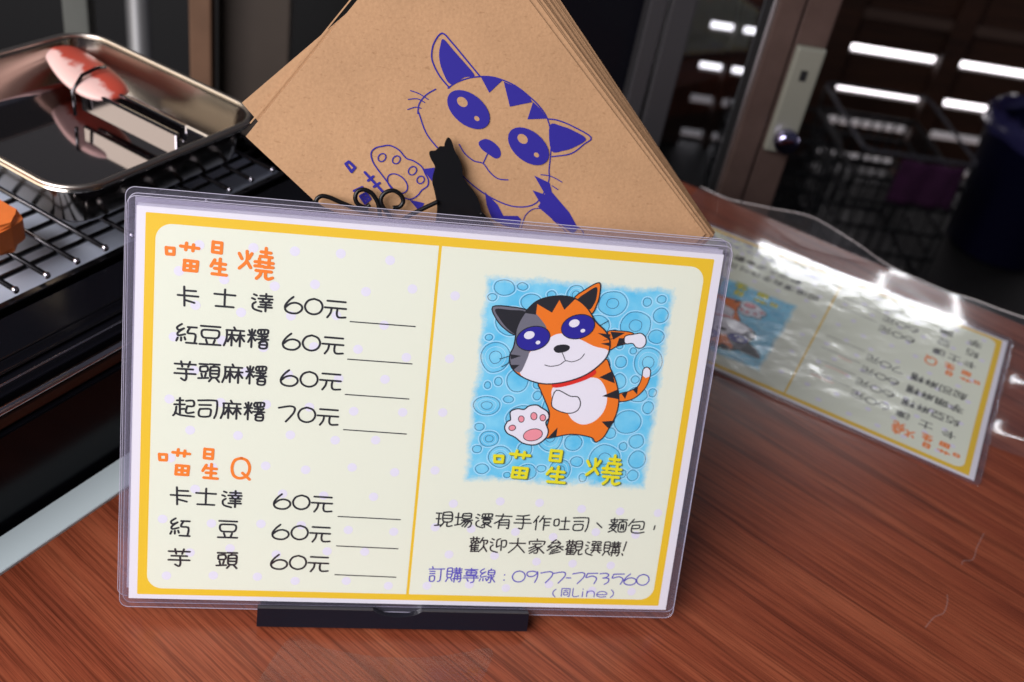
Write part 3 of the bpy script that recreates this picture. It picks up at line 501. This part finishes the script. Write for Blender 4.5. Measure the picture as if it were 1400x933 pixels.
m = MB(); m.tube([(-18.5, 5, 3), (-18, 6, 16), (-10, 8, 21.5), (0, 9, 22.3), (6, 9, 21.5)], 1.0, 8); m.build('clasp', M['dsteel'], tg, smooth=True)
ob = MB().prism(smooth_line([(-16, -16), (9, -18), (12, -8), (9, 20), (-16, 24)], True, 4), 0, 15)
bmesh.ops.bevel(ob.bm, geom=[e for e in ob.bm.edges if abs(e.verts[0].co.z-e.verts[1].co.z) < .1], offset=2.5, segments=3, affect='EDGES')
obo = ob.build('orange_block', M['orangeb'], smooth=False); obo.matrix_world = FT @ Matrix.Translation((.073, .098, .0629)); tag(obo, 'orange block at the left edge, lying on the wire rack beside the tray', 'block')
# ---------------------------------------------------------------- the laminated menu cards
def picture(root, warp=None):
    p = MB(); p.poly([(14.5, 50.5), (90.5, 50.5), (90.5, 136), (14.5, 136)], .09); pic = p.build('picture', M['pic'], root, warp)
    rng = random.Random(11); a, w = MB(), MB(); cells = []
    tries = 0
    while tries < 6000 and len(cells) < 80:
        tries += 1
        r = rng.choice([3.4, 4.2, 5.0, 5.6, 5.8]) if tries < 160 else rng.choice([1.6, 2.2, 2.8, 3.3]) if tries < 900 else rng.choice([1.2, 1.5])
        x, y = rng.uniform(18.5+r*.6, 86.5-r*.6), rng.uniform(54.5+r*.6, 132-r*.6)
        if all(math.hypot(x-c[0], y-c[1]) > r+c[2]+.7 for c in cells): cells.append((x, y, r))
    for i, (x, y, r) in enumerate(cells):
        st = rng.uniform(.86, 1.1); ph = rng.uniform(0, 6); n = 9
        ring = smooth_line([(x+r*(1+rng.uniform(-.06, .06))*math.cos(ph+k*2*math.pi/n)/st, y+r*(1+rng.uniform(-.06, .06))*math.sin(ph+k*2*math.pi/n)*st) for k in range(n)], True, 3)
        ribbon(a, ring, .2, .13, True)
        ribbon(w, [(x+(q[0]-x)*(1+.55/r), y+(q[1]-y)*(1+.55/r)) for q in ring], .3, .115, True)
        if r > 3.3 and i % 2 or r > 5.4:
            for s in (.42, .72)[:2 if i % 3 else 1]: ribbon(a if s < .5 else w, [(x+(q[0]-x)*s, y+(q[1]-y)*s) for q in ring], .2, .13, True)
    w.build('pale_rings', M['ringw'], pic, warp); a.build('rings', M['ring'], pic, warp)
    # a plain generic cat
    parts = {}
    zc = [.16]
    def fill(pts, mk, sm=True, n=4):
        if mk not in parts: parts[mk] = MB()
        if isinstance(pts, str): pts = D[pts]
        parts[mk].poly(smooth_line(pts, True, n) if sm else pts, zc[0]); zc[0] += .006
    def line(pts, wd=.28, closed=False, mk='black', sm=True):
        if mk not in parts: parts[mk] = MB()
        if isinstance(pts, str): pts = D[pts]
        ribbon(parts[mk], smooth_line(pts, closed, 4) if sm else pts, wd, zc[0], closed); zc[0] += .006
    fill('c_tail', 'furo'); fill('c_tailtip', 'furw', False); [fill(q, 'black', False) for q in D['c_tstr']]; line('c_tail', .4, True)
    fill('c_arm', 'furo'); [fill(q, 'black', False) for q in D['c_armstr']]; line('c_arm', .4, True); fill('c_hand', 'furw'); line('c_hand', .4, True)
    fill('c_body', 'furo'); fill('c_belly', 'furw'); [fill(q, 'black', False) for q in D['c_bstr']]; line('c_body', .45, True)
    fill('c_fist', 'furw'); line('c_fist', .4, True)
    fill('c_paw', 'furw'); line('c_paw', .5, True)
    for (c,), (a_, b_) in zip(D['c_pads'], ((1.1, 1.3), (1.2, 1.5), (1.1, 1.3), (1.3, 1.1), (3.7, 2.4))):
        fill(ellipse(c, a_, b_, 15), 'pink', False); line(ellipse(c, a_, b_, 15), .3, True, 'black', False)
    fill('c_collar', 'red')
    fill('c_earR', 'furo'); fill('c_earRin', 'black'); line('c_earR', .45, True); fill('c_earL', 'furg'); fill('c_earLin', 'black'); line('c_earL', .45, True)
    fill('c_head', 'furo'); fill('c_white', 'furw'); fill('c_grey', 'furg'); fill('c_black', 'black', False)
    for q in D['c_str']: fill(q, 'black', False)
    line('c_head', .5, True); fill('c_nose', 'black')
    for q in D['c_mouth']: line(q, .3)
    for q in D['c_whisk']: line(q, .25)
    for (c,), rt in ((D['c_eye1'], 18), (D['c_eye2'], 18)):
        fill(ellipse(c, 6.4, 4.6, rt), 'navy', False); line(ellipse(c, 6.4, 4.6, rt), .35, True, 'black', False)
        fill(ellipse((c[0]-1.6, c[1]+1.2), 2.0, 1.5, rt), 'furw', False); fill(ellipse((c[0]+2, c[1]-1.4), .9, .7, rt), 'furw', False)
    names = dict(furo='orange_fur', furw='white_fur', furg='grey_fur', black='black_lines', pink='paw_pads', red='collar', navy='eyes')
    for k, b in parts.items(): b.build(names[k], M[k], pic, warp)
    for dx, mk, z in ((.35, 'ylsh', .55), (0, 'yl', .62)):
        b = MB()
        for ch, (x0, x1, y0, y1) in zip('喵星燒', ((27, 40.6, 55.3, 66.4), (48, 55.5, 54, 67.2), (63.2, 77.3, 54.2, 66.6))): glyph(b, ch, x0+dx, x1+dx, y0-dx, y1-dx, 1.15, z)
        b.build('picture_title' if mk == 'yl' else 'title_shadow', M[mk], pic, warp)
def text(root, name, mk, items, w, warp=None, z=.15, lines=()):
    b = MB()
    for ch, x0, x1, y0, y1 in items: glyph(b, ch, x0, x1, y0, y1, w, z)
    for (xa, ya, xb, yb) in lines: ribbon(b, [(xa, ya), (xb, yb)], .42, z)
    b.build(name, M[mk], root, warp)
def menu_face(root, warp=None, full=True):
    p = MB(); p.poly(rrect(-102, 101.6, 1.8, 146, .3, 1), .03); p.build('yellow_border', M['yellow'], root, warp)
    p = MB()
    p.poly(rrect(-98.6, -1.5, 4.4, 142.6, 5.5), .06); p.poly(rrect(-.5+.1, 98.6, 4.4, 142.6, 5.5), .06)
    p.poly([(-9, 4.4), (-1.5, 4.4), (-1.5, 142.6), (-9, 142.6)], .063); p.poly([(-.4, 4.4), (7, 4.4), (7, 142.6), (-.4, 142.6)], .063)
    p.build('cream_panel', M['cream'], root, warp)
    if not full: return
    rng = random.Random(5); b = MB(); k = 0
    for j in range(12):
        for i in range(12):
            x = -92+i*16.4+(8.2 if j % 2 else 0)+rng.uniform(-1.6, 1.6); y = 9+j*11.6+rng.uniform(-1.5, 1.5)
            if -96 < x < 95.5 and abs(x+1) > 3 and y < 139 and not (13 < x < 92 and 49 < y < 138): b.poly(ellipse((x, y), 1.75, 1.75, 0, 18), .08)
    b.build('pale_dots', M['dot'], root, warp)
    picture(root, warp)
    text(root, 'heading', 'orange', [('喵', -95, -84.2, 126.6, 136.4), ('星', -80, -74.6, 126, 137.5), ('燒', -70.8, -58.9, 125.6, 137)], 1.15, warp)
    text(root, 'heading', 'orange', [('喵', -95.4, -84.8, 50.4, 60.4), ('星', -80.1, -74.7, 49.5, 61), ('Q', -69.8, -63.2, 50, 58.1)], 1.1, warp)
    price = lambda a, y1, sp=0: [(a, -54.1+sp, -47.9+sp, y1-6, y1), ('0', -47.2+sp, -40.8+sp, y1-5.9, y1-.1), ('元', -40.1+sp, -32.6+sp, y1-6.6, y1-.1)]
    row4 = lambda s, y1: [(c, -91+i*8.2, -83.8+i*8.2, y1-7, y1) for i, c in enumerate(s)]
    text(root, 'price_line', 'black', [('卡', -90.7, -83.8, 114.2, 121), ('士', -78.5, -71.1, 114.6, 121), ('達', -65.8, -58.4, 114, 120.6)]+price('6', 120.1), .74, warp, lines=[(-30.8, 112.5, -7.4, 112.3)])
    text(root, 'price_line', 'black', row4('紅豆麻糬', 107.5)+price('6', 106.6), .74, warp, lines=[(-30.7, 98.4, -7.3, 98.1)])
    text(root, 'price_line', 'black', row4('芋頭麻糬', 93.8)+price('6', 92.9), .74, warp, lines=[(-30.6, 84.9, -7.3, 84.5)])
    text(root, 'price_line', 'black', row4('起司麻糬', 80.1)+price('7', 79.2), .74, warp, lines=[(-30.3, 71.2, -7.1, 70.7)])
    text(root, 'price_line', 'black', [('卡', -91, -84, 38.8, 45.6), ('士', -82.2, -74.8, 38.9, 45.5), ('達', -73, -65.7, 38.4, 45.2)]+price('6', 44.5, .1), .74, warp, lines=[(-29.9, 36.3, -6.4, 35.9)])
    text(root, 'price_line', 'black', [('紅', -91, -83.8, 26, 33.2), ('豆', -73.6, -66.6, 26, 33)]+price('6', 32.1, .2), .74, warp, lines=[(-29.7, 24.1, -6.3, 23.7)])
    text(root, 'price_line', 'black', [('芋', -91.1, -83.5, 13.8, 20.8), ('頭', -73.7, -66.3, 13.4, 20.3)]+price('6', 19.7, .3), .74, warp, lines=[(-29.5, 12, -6.1, 11.6)])
    it = [(c, 6.9+i*7.72, 13.6+i*7.72, 33.7, 39.8) for i, c in enumerate('現場還有手作吐司')]
    it += [('、', 70.9, 73.1, 35.6, 37.5), ('麵', 76, 83.1, 33.7, 39.8), ('包', 83.8, 90.6, 33.7, 39.7), (',', 94.2, 95.2, 35.6, 37.2)]
    text(root, 'notice_line', 'black', it, .58, warp)
    it = [(c, 21.4+i*7.66, 28.2+i*7.66, 23.5, 29.7) for i, c in enumerate('歡迎大家參觀選購')]+[('!', 82, 84.8, 23.9, 29.8)]
    text(root, 'notice_line', 'black', it, .58, warp)
    it = [('訂', 6.4, 12.5, 10, 16.5), ('購', 13.4, 19.4, 10.2, 16.4), ('專', 20.1, 26.1, 10.1, 16.3), ('線', 26.4, 32.8, 10.2, 16.3), (':', 36, 37, 11.5, 14)]
    for ch, x0, x1 in zip('0977-753560', (39.6, 45.2, 51, 56.2, 61.6, 64, 69, 74.7, 79.8, 85.4, 90.6), (44.9, 50.1, 56.2, 61.4, 63.4, 69.3, 74.4, 79.6, 85.4, 90.6, 96)):
        it.append((ch, x0, x1, 10.9, 15.8) if ch != '-' else (ch, x0, x1, 12.8, 13.8))
    text(root, 'phone_line', 'blueink', it, .5, warp)
    it = [('(', 56.7, 58.3, 4.8, 8.2), ('同', 59.9, 64.2, 5.1, 8.7), ('L', 64.8, 67.7, 5.1, 8.8), ('i', 68.4, 69.8, 5.1, 8.7), ('n', 70.6, 74.3, 5.2, 7.9), ('e', 74.9, 79.3, 5.2, 7.8), (')', 80.5, 82.1, 5.1, 8.5)]
    text(root, 'phone_line', 'blueink', it, .4, warp)
def pouch(root, t0, t1, warp=None, mk='pouch', x0=-108.2, x1=108.2, y0=-3.4, y1=151.3):
    b = MB(); b.prism(rrect(x0, x1, y0, y1, 3.2, 6), t0, t1)
    po = b.build('laminate_pouch', M[mk], root, warp)
    b = MB(); o_, i_ = rrect(x0+.1, x1-.1, y0+.1, y1-.1, 3.1, 6), []
    for x, y in o_: i_.append((max(-105.3, min(105.3, x)), max(-.3, min(148.3, y))))
    zm = (t0+t1)/2; vo = [b.bm.verts.new((x, y, zm)) for x, y in o_]; vi = [b.bm.verts.new((x, y, zm)) for x, y in i_]
    for k in range(len(vo)):
        q = [vo[k], vo[(k+1) % len(vo)], vi[(k+1) % len(vo)], vi[k]]
        if (vi[k].co-vi[(k+1) % len(vo)].co).length < 1e-6: q = q[:3]
        b.bm.faces.new(q)
    b.build('sealed_margin', M['margin'], po, warp)
    if not warp: MB().tube([(x, y, zm) for x, y in rrect(x0, x1, y0, y1, 3.2, 6)], .12, 6, True).build('cut_edge', M['edgel'], po)
def paper(root, warp=None):
    b = MB(); b.prism([(-105, 0), (105, 0), (105, 148), (-105, 148)], -.22, 0); b.build('paper', M['paper'], root, warp)
CO = Vector((-19.13674563773832, 272.7004029279277, 9.0)); CY, CL = 0.22118450745349347, 0.3824400700140969
CU = Vector((math.cos(CY), math.sin(CY), 0)); CH = Vector((-math.sin(CY), math.cos(CY), 0)); CV = TZ*math.cos(CL)+CH*math.sin(CL); CN = CU.cross(CV)
GRP = 'laminated menu cards standing in the clip'
card = empty('menu_card', frame(CO, CU, CV, CN), 'front laminated menu card with yellow border and cat picture, standing in a black clip', 'menu card', GRP)
paper(card); menu_face(card); pouch(card, -.55, .95)
for i, (dz, dx, dy, ro) in enumerate(((-1.9, .8, 1.1, .25), (-3.6, -1.4, 2.2, -.12))):
    c2 = empty('menu_card', frame(CO+CN*dz+CU*dx+CV*dy, CU, CV, CN) @ Matrix.Rotation(math.radians(ro), 4, 'Z'),
               ('laminated menu card right behind the front one, only its top and left edges showing', 'rearmost laminated menu card of the standing stack, peeking out along the top')[i], 'menu card', GRP)
    paper(c2); menu_face(c2, None, False); pouch(c2, -.5, .5)
# black clip that holds the cards
clip = empty('card_clip', frame(CO-TZ*9, CU, CH, TZ), 'low black plastic clip holder gripping the bottom edge of the menu cards', 'holder')
def clip_part(name, mb, mk=None):
    o = mb.build(name, mk or M['holder'], clip); o.matrix_local = Matrix.Translation((0, 0, .009)) @ Matrix.Rotation(math.pi/2-CL, 4, 'X'); return o
b = MB(); prof = [(-57.6, -8.6), (47.4, -8.6), (47.4, -.9)]
for k in range(13): t = k/12; prof.append((5-19*t, -.9-2.6*math.sin(t*math.pi)**.7))
prof += [(-57.6, -.9)]
b.prism(prof, 1.1, 4.0); bmesh.ops.bevel(b.bm, geom=[e for e in b.bm.edges if len(e.link_faces) == 2 and e.calc_face_angle(0) > .9], offset=.9, segments=4, affect='EDGES')
clip_part('front_lip', b)
b = MB(); b.box(-55.5, 45.5, -8.6, 2.2, -7, -5.2, .5); b.box(-55.5, 45.5, -8.8, -4.6, -5.2, 1.1); clip_part('back_plate', b)
MB().box(-57, 47, 3, 58, 1.2, 3.4, .8).build('base', M['holder'], clip)
for x in (-42, 36): MB().lathe([(2.6, 0), (3, .4), (3, 1.5)], (x, 1.2, 0), 16).build('rubber_foot', M['foot'], clip)
# ---------------------------------------------------------------- kraft paper bags in a wire holder
BO = Vector((-37.52355008398818, 354.46914338858556, 136.96795890273825)); BY, BL = math.radians(15), math.radians(22)
BU = Vector((math.cos(BY), math.sin(BY), 0)); BH = Vector((-math.sin(BY), math.cos(BY), 0)); BV = TZ*math.cos(BL)+BH*math.sin(BL); BNn = BU.cross(BV)
FK = frame(BO, BU, BV, BNn)
def bag_mesh(cor, mb, rng, th=.5, bulge=.9):
    """a flat paper bag: two skins that belly a little, closed along the rim"""
    n, k = 14, 10; L, T, R, B = [Vector(c) for c in cor]; grids = []
    for sgn in (1, -1):
        g = []
        for i in range(n+1):
            row = []
            for j in range(k+1):
                u, v = i/n, j/k; p = (L*(1-u)+B*u)*(1-v)+(T*(1-u)+R*u)*v
                z = sgn*(.26+bulge*th*(math.sin(math.pi*u)*math.sin(math.pi*v))**.6)
                row.append(mb.bm.verts.new((p.x, p.y, z)))
            g.append(row)
        grids.append(g)
        for i in range(n):
            for j in range(k):
                q = [g[i][j], g[i+1][j], g[i+1][j+1], g[i][j+1]]; mb.bm.faces.new(q if sgn > 0 else q[::-1])
    rim = lambda g: [g[i][0] for i in range(n)]+[g[n][j] for j in range(k)]+[g[i][k] for i in range(n, 0, -1)]+[g[0][j] for j in range(k, 0, -1)]
    A, Bq = rim(grids[0]), rim(grids[1])
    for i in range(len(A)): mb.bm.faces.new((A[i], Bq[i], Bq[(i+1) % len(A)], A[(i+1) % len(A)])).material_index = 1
rng = random.Random(8)
BG = 'kraft paper bags fanned out behind the menu'
front = empty('paper_bag', FK, 'front kraft paper bag printed in blue with a cat, standing behind the menu', 'paper bag', BG)
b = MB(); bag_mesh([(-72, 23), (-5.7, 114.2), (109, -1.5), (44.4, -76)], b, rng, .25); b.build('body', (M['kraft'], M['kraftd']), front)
b = MB(); ribbon(b, [(-70.5, 28), (-58, 45), (-43, 66), (-30, 84)], .5, .62); b.build('side_fold', M['kraft'], front)
NB = 16; src = None
for i in range(1, NB):
    t = (i-1)/(NB-2); f = t**.85
    lx_, ly_ = -73.5+.73*12*f+rng.uniform(-.5, .5), 34.3+.68*12*f+rng.uniform(-.5, .5); ph = -45.5-3.0*f+rng.uniform(-.35, .35)
    lab = 'rearmost kraft paper bag, its face showing along the right of the fan' if i == NB-1 else ('second kraft paper bag, sticking out to the left of the printed one' if i == 1 else 'plain kraft paper bag inside the fanned stack, only its edge showing')
    r_ = FK @ Matrix.Translation((lx_*MM, ly_*MM, -1.0*i*MM)) @ Matrix.Rotation(math.radians(ph), 4, 'Z')
    if src is None:
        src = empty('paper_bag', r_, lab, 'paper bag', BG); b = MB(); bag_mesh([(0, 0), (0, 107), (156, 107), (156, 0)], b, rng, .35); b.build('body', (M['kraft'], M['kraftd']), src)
    else:
        q = src.copy(); COL.objects.link(q); q.matrix_world = r_; tag(q, lab, 'paper bag', BG)
        for ch in src.children:
            c = ch.copy(); COL.objects.link(c); c.parent = q
# print on the front bag: a plain generic cat in blue ink
b = MB(); zc = .62
def bf(pts, sm=True):
    global zc
    b.poly(smooth_line(pts, True, 4) if sm else pts, zc); zc += .004
def bl(pts, w=.45, closed=False, sm=True):
    global zc
    ribbon(b, smooth_line(pts, closed, 4) if sm else pts, w, zc, closed); zc += .004
bl(D['b_head'], .5); bl(D['b_earL'], .55); bf(D['b_earLin']); bl(D['b_earR'], .5); bf(D['b_earRin'])
for k in ('b_s1', 'b_s2', 'b_s3', 'b_cheek', 'b_bit', 'b_bit2'): bf(D[k], False)
bf(D['b_nose']); bf(D['b_body'], False)
for q in D['b_mouth']: bl(q, .45)
for q in D['b_whisk']+D['b_arm']: bl(q, .35)
bl(D['b_paw'], .5, True)
for (c,), (a_, b_) in zip(D['b_pads'], ((1.3, 1.6), (1.3, 1.6), (1.4, 1.7), (1.3, 1.5), (4.4, 2.9))): bl(ellipse(c, a_, b_, -38), .45, True, False)
bl(D['b_kou'], 1.0, False, False)
for q in D['b_cao']+D['b_tian']: bl(q, .95, False, False)
b.build('printed_cat', M['bagink'], front)
b = MB(); zc = .95; bz = MB()
for (c,), (a_, b2) in zip(D['b_eyes'], ((9.2, 5.6), (9.2, 5.6))): b.poly(ellipse(c, a_, b2, -33), zc)
for (c,) in D['b_eyes']:
    bz.poly(ellipse((c[0]-2.6, c[1]+2.6), 2.2, 1.6, -33), .97); bz.poly(ellipse((c[0]+3.4, c[1]-3), 1.1, .8, -33), .97)
eo = b.build('printed_eyes', M['bagink'], front); bz.build('eye_glints', M['kraft'], eo)
# wire holder with a cat silhouette
hold = empty('wire_holder', frame((BO.x+6, BO.y-26, 0), BU, BH, TZ), 'black wire stand with scrolls and a seated cat silhouette in front of the paper bags', 'stand')
HF = Matrix(hold.matrix_world); HI = HF.inverted() @ FK @ Matrix.Translation((0, 0, .005))
def hpart(name, mb, smooth=True):
    o = mb.build(name, M['wire'], hold, smooth=smooth); o.matrix_local = HI; return o
cat = MB(); cat.prism(smooth_line(D['h_cat'], True, 3), -.6, .6)
hpart('cat_silhouette', cat, False)
h = MB()
for k in ('h_pin', 'h_s1', 'h_s2', 'h_w', 'h_w2'): h.tube(smooth_line([(x, y, 1.8 if k in ('h_w', 'h_w2') else 0) for x, y in D[k]], False, 6), .85, 10)
h.tube([(-48, -9, 1), (38, -9, 1)], .85); 
hpart('scroll', h)
h = MB()
for x in (-46, 36): h.tube(smooth_line([(x, -9, 0), (x, -80, 0), (x, -96, 0), (x, -104, -20), (x, -104, -48)], False, 5), 1.0, 10)
h.tube([(-46, -82, 0), (36, -82, 0)], .9); h.tube([(-46, -82, -22), (36, -82, -22)], .9)
for x in (-46, -5, 36): h.tube([(x, -82, 0), (x, -82, -22)], .9)
for x in (-46, 36): h.tube([(x, 10, -22), (x, -82, -22)], .9)
h.tube([(-46, 10, -22), (36, 10, -22)], .9)
hpart('cradle', h)
h = MB(); w_, d_ = 41, 42
h.tube([(x-5, y+14, 1.2) for x, y in rrect(-w_, w_, -d_, d_, 8, 5)], 1.1, 10, True); 
for x in (-46, 36): h.tube([(x, -20, 1.2), (x, -10, 24), (x, -4, 55)], 1.0); h.tube([(x, 56, 1.2), (x, 40, 40), (x, 20, 66)], 1.0)
h.build('base', M['wire'], hold, smooth=True)
# ---------------------------------------------------------------- menu card lying on the counter, clear sheet under it
LA = -0.366058864458992; LU = Vector((math.cos(LA), math.sin(LA), 0)); LV = Vector((-math.sin(LA), math.cos(LA), 0)); LO = Vector((246.2, 427.6, 1.2))
def curl(c):
    t = 1-c.y/148
    return Vector((c.x, c.y, c.z+CURL_A*max(0, t)**2+CURL_B*math.sin(c.y/148*7+.6)))
lie = empty('menu_card', frame(LO-LU*105+LV*148, -LU, -LV, TZ), 'laminated menu card with pink pen marks, lying upside down flat on the counter', 'menu card')
paper(lie, curl); menu_face(lie, curl); pouch(lie, -.5, .95, curl, 'wavy')
b = MB()
for pts in ([(-22, 115.4), (-18, 115.9), (-12, 115), (-9, 115.8)], [(-27, 102), (-20, 101.4), (-14, 102)], [(-26, 88), (-18, 87.2)]): ribbon(b, smooth_line(pts, False, 4), .5, .5)
b.build('pen_marks', M['pen'], lie, curl)
b = MB(); nx, ny = 74, 110; g = []
S0, S1, U0, U1 = 362, 508, 84, 560
def bump(x, c, w): return math.exp(-((x-c)/w)**2)
for i in range(nx+1):
    s = S0+(S1-S0)*i/nx; row = []
    for j in range(ny+1):
        u = U0+(U1-U0)*j/ny
        far = max(0, (s-474)/34); out = max(0, min(1, (u-320)/22))
        z = .5+far**1.3*(1.2+8.5*bump(u, 165, 42)+2.0*math.sin(u*.045)+.35*math.sin(u*.16+s*.1)+3*bump(u, 400, 70))+out*(1.6+1.5*math.sin(s*.11+u*.05)+.5*math.sin(s*.2-u*.07)+1.6*bump(s, 372, 14))
        row.append(b.bm.verts.new((s, -u, max(.35, z))))
    g.append(row)
for i in range(nx):
    for j in range(ny): b.bm.faces.new((g[i][j], g[i][j+1], g[i+1][j+1], g[i+1][j]))
edge = [v.co.copy() for v in g[nx]]
fs = b.build('clear_sheet', M['sheet'], smooth=True); fs.matrix_world = FT
MB().tube(edge, .35, 8).build('cut_edge', M['edge'], fs, smooth=True)
tag(fs, 'clear wavy plastic sheet under the lying menu card at the counter edge', 'plastic sheet')
b = MB(); b.prism(smooth_line([(-61, 252.8), (-47.9, 251.7), (-30.8, 252), (-14.4, 254.9), (1.7, 260.4), (16.1, 266.3), (14, 250), (4, 214), (-40, 200), (-66, 215)], True, 4), .1, .3)
so = b.build('film_scrap', film_mat('scrap_film', (.98,.98,.98), .08, .006, (.75,.6,.55), 1.22)); tag(so, 'clear film scrap lying flat on the counter in front of the black clip', 'film scrap')
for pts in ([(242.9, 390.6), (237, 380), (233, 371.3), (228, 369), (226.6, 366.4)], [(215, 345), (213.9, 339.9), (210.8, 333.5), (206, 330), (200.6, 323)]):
    b = MB(); ribbon(b, smooth_line(pts, False, 5), .55, .06); b.build('scuff_glint', M['scuff_glint'], ct).matrix_local = FT.inverted()  # scratches on the counter, the light they catch painted as pale haze
